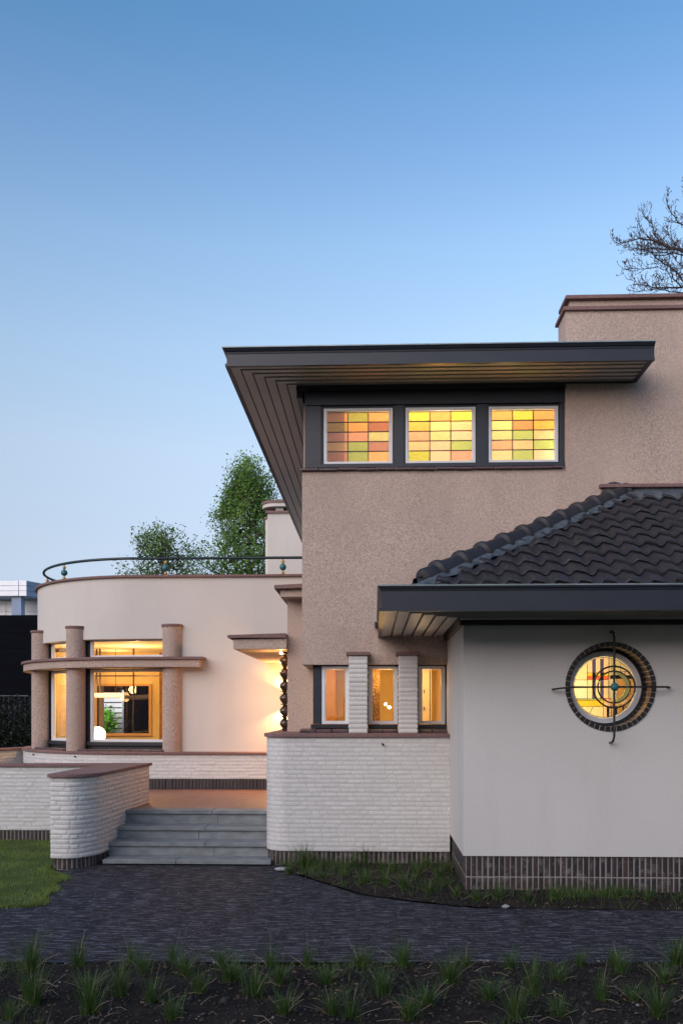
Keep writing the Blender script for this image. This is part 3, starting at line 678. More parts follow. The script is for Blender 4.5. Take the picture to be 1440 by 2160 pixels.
b.add([(.979, 10.0, .436), (9.0, 10.0, .436), (9.0, 12.3, .436), (.979, 12.3, .436)], [(0, 1, 2, 3)])
b.build('wing_wall', 'plaster_wing', villa)
WP = [(9.0, 10.022), (1.003, 10.022), (1.003, 12.3)]
bricks('plinth', 'soldier', villa, WP, -.03, .437, bl=.0615, bh=.2335, depth=.008, seed=31, bond='stack', joint=.011, wave=.5, step=.01)
# glazed brick ring, reveal
b = MB(); b2 = MB(); nb = 48
for k in range(nb):
    a0 = 2 * pi * (k + .04) / nb; a1 = 2 * pi * (k + .96) / nb; v = []
    pr = rnd.uniform(-.004, .004)
    for yy in (9.982 + pr, 10.27):
        for r_ in (.440, .493):
            for a_ in (a0, a1): v.append((wc[0] + r_ * cos(a_), yy, wc[1] + r_ * sin(a_)))
    b.add(v, [(0, 1, 3, 2), (4, 6, 7, 5), (0, 2, 6, 4), (1, 5, 7, 3), (0, 4, 5, 1), (2, 3, 7, 6)])
m_ = M['glazed']
rg = b.build('brick_ring', mat('glazed_ring_brick', (.022, .014, .013), .4, .5, 30), villa, bevel=.004)
def annulus(mb, r0, r1, y0, y1, n=64):
    v = [(wc[0] + r * cos(2 * pi * k / n), y, wc[1] + r * sin(2 * pi * k / n)) for y in (y0, y1) for r in (r0, r1) for k in range(n)]
    f = []
    for k in range(n):
        j = (k + 1) % n; f += [(k, j, n + j, n + k), (2 * n + k, 3 * n + k, 3 * n + j, 2 * n + j), (k, 2 * n + k, 2 * n + j, j), (n + k, n + j, 3 * n + j, 3 * n + k)]
    mb.add(v, f)
b = MB(); annulus(b, .4412, .4915, 9.987, 10.28); b.build('ring_mortar', mat('pale_mortar', (.42, .38, .36), .9, .2, 20), villa, smooth=True)
b = MB(); annulus(b, .402, .452, 10.262, 10.30); rw = b.build('round_window', 'paint_dark', villa, smooth=True); rw['label'] = 'round stained glass window in a dark glazed brick ring'
b = MB(); annulus(b, .356, .405, 10.235, 10.295); annulus(b, .348, .358, 10.255, 10.295); b.build('window_frame', 'white_frame', rw, smooth=True)
for nm, c_ in dict(rbase=(1, .84, .50), rpale=(1, .92, .70), rblue=(.10, .09, .30), ryel=(1, .66, .06), rred=(.92, .16, .08), rgreen=(.42, .50, .22), rpeach=(1, .72, .46), rbrown=(.75, .45, .17)).items():
    M[nm] = tinted('window_' + nm, c_)
def rcol(x, y):
    r = math.hypot(x - 641, y - 719)
    if r > 306: return 'rpale'
    for cx_ in (680, 762, 843):
        if math.hypot(x - cx_, y - 872) < 34: return 'rpeach'
    if 595 < y < 633 and x > 700: return 'lead_came'
    if (525 < x < 555 or 605 < x < 635) and 430 < y < 835:
        return 'lead_came' if 570 < y < 642 else 'rblue'
    if 475 < x < 692 and 572 < y < 605: return 'ryel'
    if 475 < x < 692 and 605 < y < 641: return 'rred'
    if 640 < x < 712 and 832 < y < 852: return 'rred'
    if x < 636 and 834 < y < 851: return 'rgreen'
    if x < 636 and 851 < y < 915: return 'ryel'
    if y > 915 and x > 660:
        for a_, c2_ in ((670, 690), (712, 724), (748, 770), (826, 842)):
            if a_ < x < c2_: return 'lead_came'
        return 'rpeach' if x < 745 else 'rbrown'
    if x > 700 and y > 852: return 'rbrown'
    if 640 < x < 735 and y > 640: return 'rpale' if x > 690 else 'rpeach'
    if 735 < x < 770 and y > 635: return 'rpale'
    if x > 770 and y > 635: return 'rbrown'
    if 475 < x < 700 and y < 572: return 'rpeach'
    if x > 770 and y < 595: return 'rpeach' if y > 555 else 'rbase'
    if x < 472 and 643 < y < 834: return 'rpale'
    return 'rbase'
names = ['rbase', 'rpale', 'rblue', 'ryel', 'rred', 'rgreen', 'rpeach', 'rbrown', 'lead_came']; b = MB(); g = 104; k_ = .356 / 321; stp = 642 / g
zx = lambda x: wc[0] + (x - 641) * k_
zz_ = lambda y: wc[1] - (y - 719) * k_
for i in range(g):
    for j in range(g):
        x = 320 + (i + .5) * stp; y = 398 + (j + .5) * stp
        if math.hypot(x - 641, y - 719) > 318: continue
        b.mi = names.index(rcol(x, y)); xa, xb, za, zb = zx(x - stp / 2), zx(x + stp / 2), zz_(y + stp / 2), zz_(y - stp / 2)
        b.add([(xa, 10.28, za), (xb, 10.28, za), (xb, 10.28, zb), (xa, 10.28, zb)], [(0, 1, 2, 3)])
b.build('stained_glass', names, rw)
b = MB()
def came(x0, y0, x1, y1, w=.0032): b.tube([(zx(x0), 10.277, zz_(y0)), (zx(x1), 10.277, zz_(y1))], w, 6)
for q in ((472, 485, 472, 832), (525, 440, 525, 835), (555, 430, 555, 835), (605, 420, 605, 835), (635, 415, 635, 1030), (690, 420, 690, 835), (345, 643, 475, 643), (475, 572, 690, 572), (475, 605, 690, 605), (475, 641, 690, 641),
          (360, 833, 712, 833), (362, 851, 636, 851), (405, 915, 900, 915), (530, 915, 497, 985), (720, 430, 720, 600), (770, 635, 770, 830), (735, 635, 735, 830), (752, 635, 752, 830), (870, 635, 870, 830), (888, 640, 888, 820), (908, 640, 908, 800),
          (808, 470, 808, 560), (690, 560, 900, 560), (852, 560, 852, 596), (770, 920, 770, 990), (745, 920, 745, 1000), (690, 920, 690, 1010), (670, 920, 670, 1010), (735, 470, 780, 520), (640, 720, 1000 - 60, 720)): came(*q)
ri = [(641 + 305 * cos(2 * pi * k / 60), 719 + 305 * sin(2 * pi * k / 60)) for k in range(61)]
b.tube([(zx(x), 10.277, zz_(y)) for x, y in ri], .0034, 6)
for k in range(12):
    a_ = 2 * pi * (k + .4) / 12; came(641 + 300 * cos(a_), 719 + 300 * sin(a_), 641 + 320 * cos(a_), 719 + 320 * sin(a_))
b.build('lead_cames', 'lead_came', rw)
room(villa, 'wing_room', 'cream', 1.8, 3.6, 10.31, 11.9, 1.4, 3.1)
box('partition', 'darkwood', villa, 3.02, 3.06, 10.5, 11.8, 1.4, 3.1)
lamp('wing_light', (2.45, 10.95, 2.55), 22, (1, .82, .52), .1)
lamp('wing_light', (2.25, 10.75, 1.9), 9, (1, .82, .52), .06)
# iron ornament in front of the round window
orn = MB(); OY = 9.86; oc = (2.592, 2.300)
cs = .190 / 182.4 * 1.0
def oxy(x, y): return (oc[0] + (x - 716) / 4.8 / 190 * .986, oc[1] - (y - 716) / 4.8 / 190 * .986)
def bar(mb, pts, w):
    mb.tube([(oxy(x, y)[0], yy, oxy(x, y)[1]) for x, y, yy in pts], w, 8)
bar(orn, [(708, 160, 9.995), (708, 152, 9.93), (712, 175, 9.875), (716, 215, OY), (716, 716, OY), (716, 1215, OY), (708, 1262, 9.88), (706, 1278, 9.93), (706, 1278, 9.995)], .0125)
bar(orn, [(125, 735, 9.995), (122, 738, 9.93), (190, 728, 9.875), (300, 718, OY), (716, 716, OY), (1160, 716, OY), (1250, 716, 9.875), (1284, 720, 9.92), (1280, 720, 9.995)], .0105)
orn.build('window_ornament', 'black_iron', villa, smooth=True)['label'] = 'black iron cross with rings standing before the round window'
orn_o = C.objects[-1] if False else [o for o in C.objects if o.name == 'window_ornament'][0]
b = MB()
for r_, w_ in ((208, .0095), (160, .008)):
    b.tube([(oxy(716 + r_ * cos(2 * pi * k / 48), 716 + r_ * sin(2 * pi * k / 48))[0], OY + .012, oxy(716 + r_ * cos(2 * pi * k / 48), 716 + r_ * sin(2 * pi * k / 48))[1]) for k in range(49)], w_, 8)
b.build('iron_ring', 'black_iron', orn_o, smooth=True)
b = MB(); n = 28; v = []
for yy in (OY - .004, OY + .008):
    for k in range(n + 1):
        a_ = -pi / 2 + pi * k / n; ro = 152; t_ = 8 + 34 * cos(a_) ** .6 if cos(a_) > 0 else 8
        for rr_ in (ro - t_, ro): x, z = oxy(716 + rr_ * cos(a_), 716 + rr_ * sin(a_)); v.append((x, yy, z))
f = []; q = 2 * (n + 1)
for k in range(n):
    a_ = 2 * k; f += [(a_, a_ + 1, a_ + 3, a_ + 2), (q + a_, q + a_ + 2, q + a_ + 3, q + a_ + 1), (a_, a_ + 2, q + a_ + 2, q + a_), (a_ + 1, q + a_ + 1, q + a_ + 3, a_ + 3)]
b.add(v, f); b.build('gold_crescent', 'olive_gold', orn_o)
MB().ball((oc[0], OY - .01, oc[1]), .045, 24, 16).build('green_ball', 'teal', orn_o, smooth=True)

# wing roof
SL = .548; EZ = 3.20; EX, EY = .15, 9.05
wroof = MB().box(.1, 9.0, 9.0, 12.2, 3.085, 3.11).build('hip_roof', 'paint_black', villa)
wroof['label'] = 'dark glazed pantile hip roof over the side wing'
def tiles(name, side):
    tw, rl = .243, .272; vs = []; fs = []
    na = int(5.5 / .02); rows = 13; fr = (0, .035, .35, .7, .995)
    us = np.arange(0, 8.9 if side == 'front' else 3.3, .0203); r_ = np.random.RandomState(5 if side == 'front' else 6)
    seq = ((-.028, .030), (-.030, .048), (-.020, .0555), (.0, .054), (.09, .038), (.18, .018), (.262, .004)); w = len(us)
    ph = (us / tw) % 1; prof = .025 * (np.sin(2 * pi * ph) * .8 + .30 * np.sin(4 * pi * ph + .9)) - .016 * ph
    VV = []; TT = []
    for row in range(rows):
        jit = r_.normal(0, .0035, int(9 / tw) + 2)[(us / tw).astype(int)]; jt = r_.normal(0, .006, int(9 / tw) + 2)[(us / tw).astype(int)]
        for dt, dz in seq:
            t = np.clip(row * rl + dt + (jt if dt < .1 else 0), -.1, 3.26); VV.append((us, t + 0 * us, EZ + SL * t + prof * (1 if dt < .1 else .85) + dz + jit)); TT.append(row * rl + dt)
    V = np.concatenate([np.stack([EX + u, EY + t, z] if side == 'front' else [EX + t, EY + u, z], -1) for u, t, z in VV]); TT = np.array(TT)
    i, j = np.meshgrid(np.arange(len(TT) - 1), np.arange(w - 1), indexing='ij')
    keep = (us[j] > TT[i] + .03) & (TT[i] < 3.24)
    if side != 'front': keep &= (us[j] < 3.2)
    a = (i * w + j)[keep]; F = np.c_[a, a + 1, a + w + 1, a + w]
    o = raw(name, V, F, 'rooftile', wroof, True); o.data.set_sharp_from_angle(angle=math.radians(45)); return o
tiles('roof_tiles', 'front'); tiles('roof_tiles', 'left')
H0 = Vector((EX, EY, EZ + .03)); HD = Vector((1, 1, SL)).normalized(); side = Vector((1, -1, 0)).normalized(); upv = side.cross(HD); upv = upv if upv.z > 0 else -upv
Lh = 3.22 / HD.x; npc = 12; pit = Lh / npc
for k in range(npc):
    b = MB(); sA = k * pit; secs = [(0, .108), (.06, .110), (pit * .78, .100), (pit * .82, .112), (pit * .86, .134), (pit * .95, .138), (pit * 1.02, .130), (pit * 1.03, .10)]
    if k == 0: continue
    if k == 1: secs = [(.10, .005), (.102, .06), (.12, .095), (.15, .108)] + secs[2:]
    v = []; nn = 14
    for t_, r_ in secs:
        c_ = H0 + HD * (sA + t_) - upv * .0095
        for q in range(nn + 1):
            a_ = pi * (1.5 * q / nn - .25); v.append(tuple(c_ + side * (r_ * cos(a_)) + upv * (r_ * 1.02 * sin(a_))))
    f = [(i * (nn + 1) + q, i * (nn + 1) + q + 1, (i + 1) * (nn + 1) + q + 1, (i + 1) * (nn + 1) + q) for i in range(len(secs) - 1) for q in range(nn)]
    b.add(v, f); b.build('hip_tile', 'rooftile', wroof, smooth=True)
# lead beside the hip and along the wall
b = MB(); n = 260; v = []
for i in range(n + 1):
    s_ = .25 + (Lh - .3) * i / n; wv = .128 + .030 * abs(sin(s_ / pit * pi)) + .012 * sin(s_ * 23)
    for o_, h_ in ((.10, .055), (.125, .050), (wv + .02, .030 + .016 * sin(s_ * 2 * pi / .3)), (wv + .024, .012)):
        p = H0 + HD * s_ + side * o_; zp = EZ + SL * (p.y - EY); v.append((p.x, p.y, zp + h_ + .012))
b.add(v, [(i * 4 + q, i * 4 + q + 1, i * 4 + q + 5, i * 4 + q + 4) for i in range(n) for q in range(3)])
b.build('lead_flashing', 'lead', wroof, smooth=True)
b = MB(); n = 420; v = []
for i in range(n + 1):
    x = 3.32 + 5.6 * i / n; sg = .022 * sin(2 * pi * (x - EX) / .243)
    for yy, h_ in ((12.18, .145), (12.172, .08), (12.10, .055), (12.03 + .4 * sg, .045 + sg), (12.02 + .4 * sg, .02 + sg)):
        v.append((x, yy, EZ + SL * (yy - EY) + h_))
b.add(v, [(i * 5 + q, i * 5 + q + 1, i * 5 + q + 6, i * 5 + q + 5) for i in range(n) for q in range(4)])
b.build('lead_flashing', 'lead', wroof, smooth=True)
b = MB(); b.tube([(3.20 + .17 * cos(a_ * pi / 10), 12.175, 4.93 + .17 * sin(a_ * pi / 10)) for a_ in range(0, 11)], .012, 8); b.build('lead_flashing', 'lead', wroof, smooth=True)
MB().box(3.0, 9.0, 12.12, 12.20, 5.022, 5.070).build('string_course', 'coping', villa, bevel=.006)
WE = [(9.0, 8.96), (.061, 8.96), (.061, 12.19)]
eaves(wroof, WE, 3.03, 3.235, 3.292, 6, .138, 'wing_roof', flare=.030)
MB().box(.939, 9.0, 9.82, 9.955, 3.042, 3.07).build('soffit_boards', 'soffit', wroof)
MB().box(.94, 9.0, 9.955, 9.998, 2.985, 3.082).box(.935, .977, 9.998, 12.19, 2.985, 3.082).build('frieze_board', 'paint_black', wroof)
MB().box(.0, .04, 12.10, 12.19, 3.16, 3.24).build('junction_box', 'paint_black', villa, bevel=.006)

# ================================================================== chimney far behind
ch = MB().box(-2.92, -1.2, 24.5, 25.3, 4.3, 7.44).build('chimney', 'plaster', villa); ch['label'] = 'white plastered chimney with red capped round top'
b = MB(); b.prism([(-2.92, 24.56), *arc(-2.92, 24.9, .10, 30, 150, 8), (-2.92, 25.2)], 4.3, 7.30); b.lathe(-2.90, 24.66, [(.10, 4.3), (.10, 7.30)], 24); b.build('flue', 'plaster', ch, smooth=True)
b = MB(); b.lathe(-2.91, 24.66, [(.135, 7.30), (.135, 7.34)], 24); b.build('flue_cap', 'coping', ch, smooth=True)
MB().box(-2.97, -1.15, 24.44, 25.36, 7.44, 7.50).build('chimney_coping', 'coping', ch)
MB().box(-2.70, -2.49, 24.5, 24.7, 7.50, 7.60).box(-1.8, -1.6, 24.5, 24.7, 7.50, 7.60).box(-2.6, -1.5, 25.0, 25.2, 7.50, 7.60).build('cap_support', 'plaster', ch)
cap = [(-1.2, 24.35)] + arc(-2.66, 24.78, .43, 0, 180, 24) + [(-1.2, 25.21)]
MB().prism(cap, 7.60, 7.70).build('cap_slab', 'plaster', ch, smooth=True); MB().prism(offset(cap, .03), 7.70, 7.765).build('cap_coping', 'coping', ch, smooth=True)

# ================================================================== steps, cheek wall, garden walls, terrace
sw = thing('stair_wall', 'thick white brick cheek wall with rounded front end left of the steps', 'wall', (0, 0, 0))
front = [(-3.99 + .36 * cos(math.radians(t)), 11.99 - .53 * sin(math.radians(t))) for t in range(0, 91, 6)]
CW = [(-3.53, 14.0)] + front + [(-4.14, 11.47), (-4.185, 11.485), (-4.20, 11.53), (-4.10, 14.0), (-3.53, 14.0)]
bricks('brickwork', 'white_brick', sw, CW, .135, 1.18, depth=.0085, seed=41, bh=.0615, bl=.215, joint=.012, wave=1.1, step=.011, closed=True)
CI = offset(CW[:-1], -.03, True); CI.append(CI[0])
bricks('plinth', 'soldier', sw, CI, -.02, .135, bl=.064, bh=.20, depth=.014, seed=42, bond='stack', joint=.014, step=.010, closed=True)
MB().prism(offset(CW[:-1], .038, True), 1.181, 1.224).build('coping', 'coping', sw, bevel=.007)
gw = thing('garden_wall', 'low white brick garden wall beside the lawn, running behind the rounded stair wall', 'wall', (0, 0, 0))
GW = [(-3.8, 14.02), (-5.5, 13.94), (-7.5, 13.98), (-12, 14.3)]
bricks('brickwork', 'white_brick', gw, GW, .165, 1.16, depth=.006, seed=51, step=.018)
bricks('plinth', 'soldier', gw, offset(GW, -.02), -.02, .165, bl=.062, bh=.22, depth=.012, seed=52, bond='stack', step=.013)
MB().sweep(GW, [(.035, 1.161), (.035, 1.204), (-.33, 1.204), (-.33, 1.161)]).build('coping', 'coping', gw, bevel=.006)
MB().sweep(GW, [(-.05, .1), (-.05, 1.15), (-.30, 1.15), (-.30, .1)]).build('wall_core', 'white_brick', gw)
bw_ = thing('back_garden_wall', 'low shaded brick wall meeting the left end of the round wing', 'wall', (0, 0, 0))
BW = [(-7.15, 19.3), (-7.75, 17.9), (-8.6, 16.9), (-10.5, 16.2)]
bricks('brickwork', 'white_brick', bw_, BW, .55, 1.22, depth=.008, seed=61, step=.022)
MB().sweep(BW, [(.035, 1.221), (.035, 1.268), (-.28, 1.268), (-.28, 1.221)]).build('coping', 'coping', bw_, bevel=.006)

st = thing('stone_steps', 'four bluestone steps between the stair wall and the brick wall', 'steps', (0, 0, 0))
noses = [(11.80, .071, -1.362), (12.15, .250, -1.375), (12.50, .420, -1.40), (12.85, .613, -1.40)]
for k, (yn, zt, xr) in enumerate(noses):
    xl = (-3.60, -3.66, -3.70, -3.72)[k]
    yb = noses[k + 1][0] + .05 if k < 3 else 13.16
    b = MB(); cut = [-2.62, -2.30, -2.36, -2.33][k]
    b.box(xl, cut - .003, yn, yb, zt - .056, zt).box(cut + .001, xr, yn, yb, zt - .055, zt - .001)
    s_ = b.build('tread', 'bluestone', st, bevel=.007)
    if k:
        b = MB(); c2 = cut + [0, .12, -.1, .08][k]
        b.box(xl + .02, c2 - .002, yn + .032, yn + .30, noses[k - 1][1] - .01, zt - .057).box(c2 + .002, xr - .02, yn + .034, yn + .30, noses[k - 1][1] - .01, zt - .057)
        b.build('riser', 'bluestone', st, bevel=.003)
tr = MB().box(-3.60, -1.2, 13.16, 16.58, .45, .610).box(-9.5, -3.60, 14.1, 16.9, .45, .607).build('terrace', 'terrace'); kind(tr, 'structure')

# ================================================================== background buildings, fence, hedge
mb_ = thing('modern_building', 'white metal clad modern building beyond the black wall at left', 'building', (-20, 45, 0))
b = MB(); bl2 = MB()
x1 = 2.38; zf0, zf1 = 7.88, 8.66
for r_ in range(3):
    for c_ in range(-7, 1):
        b.box(*((x1 - .38, x1) if c_ == 0 else (x1 - .40 + c_ * 1.9, x1 - .42 + (c_ + 1) * 1.9)), 0, .1, zf0 + r_ * .262, zf0 + (r_ + 1) * .262 - .02)
b.build('fascia_panels', 'panel_white', mb_)
b = MB()
for r_ in range(3): b.add([(x1, 0, zf0 + r_ * .262), (x1 + 3.4, 9, zf0 + r_ * .262), (x1 + 3.4, 9, zf0 + (r_ + 1) * .262 - .02), (x1, 0, zf0 + (r_ + 1) * .262 - .02)], [(0, 1, 2, 3)])
b.build('side_panels', 'panel_blue', mb_)
MB().prism([(x1 - 14, .1), (x1 - .02, .1), (x1 + 3.3, 9), (x1 - 14, 9)], 7.86, 8.62).build('upper_storey', 'panel_blue', mb_)
b = MB()
for cx_ in (-16, -11.5, -7.5, -4.1): MB().box(x1 + cx_ + 3.25, x1 + cx_ + 3.75, .2, .7, 4.0, 7.86).build('column', 'panel_blue', mb_)
b = MB()
for c_ in range(-9, 5):
    for r_ in range(6): b.box(x1 + c_ * 1.7, x1 + c_ * 1.7 + 1.67, 1.6, 1.7, 4.0 + r_ * .65, 4.63 + r_ * .65)
b.build('wall_panels', 'panel_white', mb_)
bk = thing('black_building', 'black clad wall standing behind the terrace at the left edge', 'building', (-17, 30, 0))
b = MB().box(-14, 14.5, 0, 6, 0, 5.28); b.build('wall', 'cladding_black', bk)  # right end extended behind the villa to block bright sky in the back window
b = MB()
for k in range(9): b.box(-14, 9.8, -.015, -.001, .3 + k * .55, .33 + k * .55)
b.build('cladding_joints', 'cladding_black', bk)
fe = thing('iron_fence', 'thin grey iron bar fence in front of the black wall', 'fence', (-12, 26, 0))
b = MB().tube([(-6, 0, 2.48), (4, 0, 2.48)], .018, 6); b.build('top_rail', 'iron_grey', fe)
for k in range(60):
    MB().tube([(-5.9 + k * .16, 0, .3), (-5.9 + k * .16, 0, 2.48)], .007, 5).build('fence_bar', 'iron_grey', fe)

# ------------------------------------------------------------------ foliage
def leaf_cloud(pts, size, rs, aspect=.5):
    """one small bent leaf (two triangles) per point"""
    n = len(pts); d = rs.normal(size=(n, 3)); d[:, 2] *= .7; d /= np.linalg.norm(d, axis=1)[:, None]
    e = rs.normal(size=(n, 3)); e -= (e * d).sum(1)[:, None] * d; e /= np.linalg.norm(e, axis=1)[:, None]
    s = size * rs.uniform(.6, 1.35, (n, 1)); nn = np.cross(d, e)
    a = pts - d * s * .5; c = pts + d * s * .5; b1 = pts + e * s * aspect * .5 + nn * s * .12; b2 = pts - e * s * aspect * .5 + nn * s * .12
    V = np.stack([a, b1, c, b2], 1).reshape(-1, 3); F = np.arange(4 * n).reshape(-1, 4)
    return V, F
def curve3(p0, p1, sag, rs, n=6, wob=.06):
    p0 = np.array(p0, float); p1 = np.array(p1, float); L = np.linalg.norm(p1 - p0); t = np.linspace(0, 1, n + 1)[:, None]
    P = p0 + (p1 - p0) * t; P[:, 2] += (sag * L * (t * (1 - t)) * 4)[:, 0]
    P[1:-1] += rs.normal(0, wob * L / n, (n - 1, 3)); return P
def leafy_tree(name, label, base, ztop, zlow, rx, shape, nb, nl, leafsize, mleaf, seed, grp, up=.55):
    rs = np.random.RandomState(seed); root = thing(name, label, 'tree', (0, 0, 0), grp)
    bx, by = base; br = MB(); pts = []
    H = ztop - zlow
    stems = 5 if nb > 200 else 4
    tops = []
    for s_ in range(stems):
        a_ = 2 * pi * s_ / stems + rs.uniform(-.4, .4); k = rs.uniform(.25, .6) * (0 if s_ == 0 else 1)
        e = np.array([bx + cos(a_) * rx * k, by + sin(a_) * rx * k, ztop - H * (.06 if s_ == 0 else rs.uniform(.22, .4))])
        P = curve3((bx, by, zlow * .55), e, 0, rs, 12, .10); tops.append(P)
        br.tube(P, list(np.linspace(.085, .012, len(P))), 6, False)
    tk = MB().tube([(bx, by, -.3), (bx + .05, by, zlow * .3), (bx, by, zlow * .56)], [.24, .19, .15], 12); tk.build('trunk', 'bark', root, smooth=True)
    c = 0
    while c < nb:
        t = rs.uniform(0, 1); a_ = rs.uniform(0, 2 * pi); w = shape(t) * rx * (rs.uniform(.25, 1) ** .55) * (1 + .16 * sin(3 * a_ + 9 * t))
        q = np.array([bx + cos(a_) * w, by + sin(a_) * w, zlow + H * t + rs.normal(0, .08)])
        P = tops[rs.randint(len(tops))]; dd = np.hypot(P[:, 0] - q[0], P[:, 1] - q[1]); want = q[2] - up * dd - .25
        i = int(np.argmin(abs(P[:, 2] - want))); B = curve3(P[i], q, -.05, rs, 7, .16); L = np.linalg.norm(q - P[i])
        br.tube(B, list(np.linspace(min(.03, .010 + .008 * L), .004, len(B))), 4, False)
        m = max(6, int(nl * rs.uniform(.5, 1.4))); 
        u = rs.uniform(.35, 1.06, m); idx = np.clip(u * 7, 0, 6.999); i0 = idx.astype(int); fr = (idx - i0)[:, None]
        b0 = B[i0] * (1 - fr) + B[np.minimum(i0 + 1, 7)] * fr
        pts.append(b0 + rs.normal(0, .11 + .02 * L, (m, 3)) * (1, 1, .9))
        for _ in range(3):
            k0 = rs.randint(3, 7); e = B[k0] + rs.normal(0, .16, 3) + (0, 0, .12); br.tube([B[k0], (B[k0] + e) / 2 + rs.normal(0, .02, 3), e], [.006, .004, .002], 3, False)
            pts.append(e + rs.normal(0, .06, (5, 3)))
        c += 1
    br.build('branches', 'bark', root, smooth=True)
    V, F = leaf_cloud(np.concatenate(pts), leafsize, rs); raw('crown', V, F, mleaf, root)
    return root
leafy_tree('tall_tree', 'tall fresh green ovoid tree behind the white chimney', (-4.72, 34.), 11.75, 4.3, 2.55, lambda t: (1 - t) ** .60 * 1.15 + .05 + .5 * math.exp(-((t - .44) / .08) ** 2), 560, 46, .105, 'leaf', 3, 'trees behind the roof railing')
leafy_tree('small_tree', 'lower loose crowned green tree above the curved roof railing', (-7.20, 31.), 8.45, 4.9, 1.85, lambda t: min(1, .62 + 1.2 * t) * (1 - t ** 5) ** .5, 185, 32, .10, 'leaf_dark', 8, 'trees behind the roof railing')

# bare budding tree at the right
def bare_tree():
    rs = np.random.RandomState(12); YT = 30.
    root = thing('bare_tree', 'bare budding tree with upturned twigs above the tall wall', 'tree', (0, 0, 0))
    k = YT / 1900
    def q(x, y, dy=0): px, py = 1240 + x / 7.2, 380 + y / 7.2; return np.array([(px - 790) * k * 1.02, YT + dy, EYE + (1500 - py) * k * 1.0])
    tx = q(2100, 2600)
    br = MB(); bd = []
    tr_ = MB().tube([(tx[0], YT, -.3), (tx[0] + .1, YT, 6), (tx[0], YT, 12), tuple(q(2000, 1500)), tuple(q(2050, 300)), tuple(q(2000, -600))], [.5, .42, .36, .28, .16, .05], 12)
    tr_.build('trunk', 'bark_dark', root, smooth=True)
    limbs = [
        ([(2000, 1500), (1700, 1330), (1440, 1225), (1270, 1160), (1120, 1120), (960, 1050), (820, 985), (640, 970), (500, 1000), (370, 1040), (290, 1010), (262, 935)], .085, 0),
        ([(1120, 1120), (980, 1150), (820, 1140), (700, 1180), (560, 1160), (520, 1095)], .028, -.2),
        ([(2000, 1300), (1700, 1180), (1440, 1110), (1270, 1060), (1140, 1040), (1020, 1000), (930, 860), (870, 680), (790, 590), (725, 490)], .05, .3),
        ([(2000, 1100), (1700, 1020), (1440, 960), (1350, 930), (1180, 850), (1060, 700), (1000, 560), (1010, 455)], .05, -.4),
        ([(2000, 2300), (1700, 2000), (1440, 1820), (1270, 1720), (1200, 1620), (1150, 1540), (1030, 1450), (930, 1390), (840, 1310), (760, 1230), (650, 1180)], .06, -.3),
        ([(1440, 1690), (1240, 1690), (1050, 1670), (930, 1650), (820, 1620), (690, 1580), (590, 1530)], .035, .3),
        ([(1270, 1720), (1160, 1560), (1120, 1400), (1080, 1270), (1085, 1180)], .028, .2),
        ([(2000, 900), (1650, 760), (1440, 430), (1380, 330), (1330, 200), (1320, 150)], .045, 0),
        ([(1440, 1500), (1330, 1380), (1240, 1240), (1210, 1100), (1250, 980)], .025, .5),
        ([(1600, 900), (1440, 780), (1340, 700), (1310, 620), (1300, 450)], .03, -.5),
        ([(1600, 1500), (1440, 1400), (1300, 1330), (1150, 1320), (980, 1300), (760, 1290), (560, 1310), (480, 1240)], .03, -.5),
        ([(1440, 1760), (1300, 1780), (1100, 1760), (940, 1700), (800, 1720), (640, 1740)], .025, .1),
        ([(1270, 1160), (1180, 1000), (1130, 880), (1110, 720)], .02, .4),
        ([(820, 985), (720, 880), (660, 800), (640, 745)], .014, 0),
        ([(930, 1390), (800, 1400), (680, 1400), (590, 1370), (470, 1370), (458, 1325)], .016, .2),
    ]
    def bud(p, d):
        bd.append((p, d))
    def twig(p, d, L, r, lev):
        n = max(3, int(L / .09)); P = [p]; dd = d / np.linalg.norm(d)
        for i in range(n):
            dd = dd + np.array([0, 0, .20 if lev else .10]) + rs.normal(0, .16, 3); dd /= np.linalg.norm(dd); P.append(P[-1] + dd * L / n)
        br.tube(P, list(np.linspace(r, max(.0042, r * .4), len(P))), 4, False)
        for i in range(1, n + 1):
            if lev >= 1 and rs.rand() < .8: bud(P[i] + rs.normal(0, .008, 3), dd)
            if lev < 2 and rs.rand() < (.85 if lev == 0 else .45):
                s_ = dd + rs.normal(0, .8, 3); twig(P[i], s_, L * rs.uniform(.3, .6), r * .6, lev + 1)
        bud(P[-1], dd)
    for pts, r, dy in limbs:
        P = [q(x, y, dy * min(1, i / 3) + .0) for i, (x, y) in enumerate(pts)]
        Q = []
        for a_, b_ in zip(P[:-1], P[1:]):
            m = max(1, int(np.linalg.norm(b_ - a_) / .12))
            for i in range(m): Q.append(a_ + (b_ - a_) * i / m + rs.normal(0, .008, 3))
        Q.append(P[-1]); rr = list(np.linspace(r, .006, len(Q)))
        br.tube(Q, rr, 6, False)
        for i in range(2, len(Q)):
            if Q[i][0] > q(1750, 0)[0]: continue
            for _ in range(2 if i / len(Q) < .5 else 3):
                if rs.rand() < .88:
                    d = (Q[i] - Q[i - 1]); d = d / (np.linalg.norm(d) + 1e-6) * .7 + rs.normal(0, .6, 3) + (0, 0, .25)
                    twig(Q[i], d, rs.uniform(.22, .62) * (1 - .45 * i / len(Q)), min(.012, rr[i] * .5 + .003), 0 if rs.rand() < .55 else 1)
    br.build('branches', 'bark_dark', root)
    pts = np.array([p for p, d in bd]); n = len(pts); V = []; F = []
    o6 = np.array([(1, 0, 0), (-1, 0, 0), (0, 1, 0), (0, -1, 0), (0, 0, 1.9), (0, 0, -1.5)]) * .0095
    V = (pts[:, None, :] + o6[None] * rs.uniform(.7, 1.4, (n, 1, 1))).reshape(-1, 3)
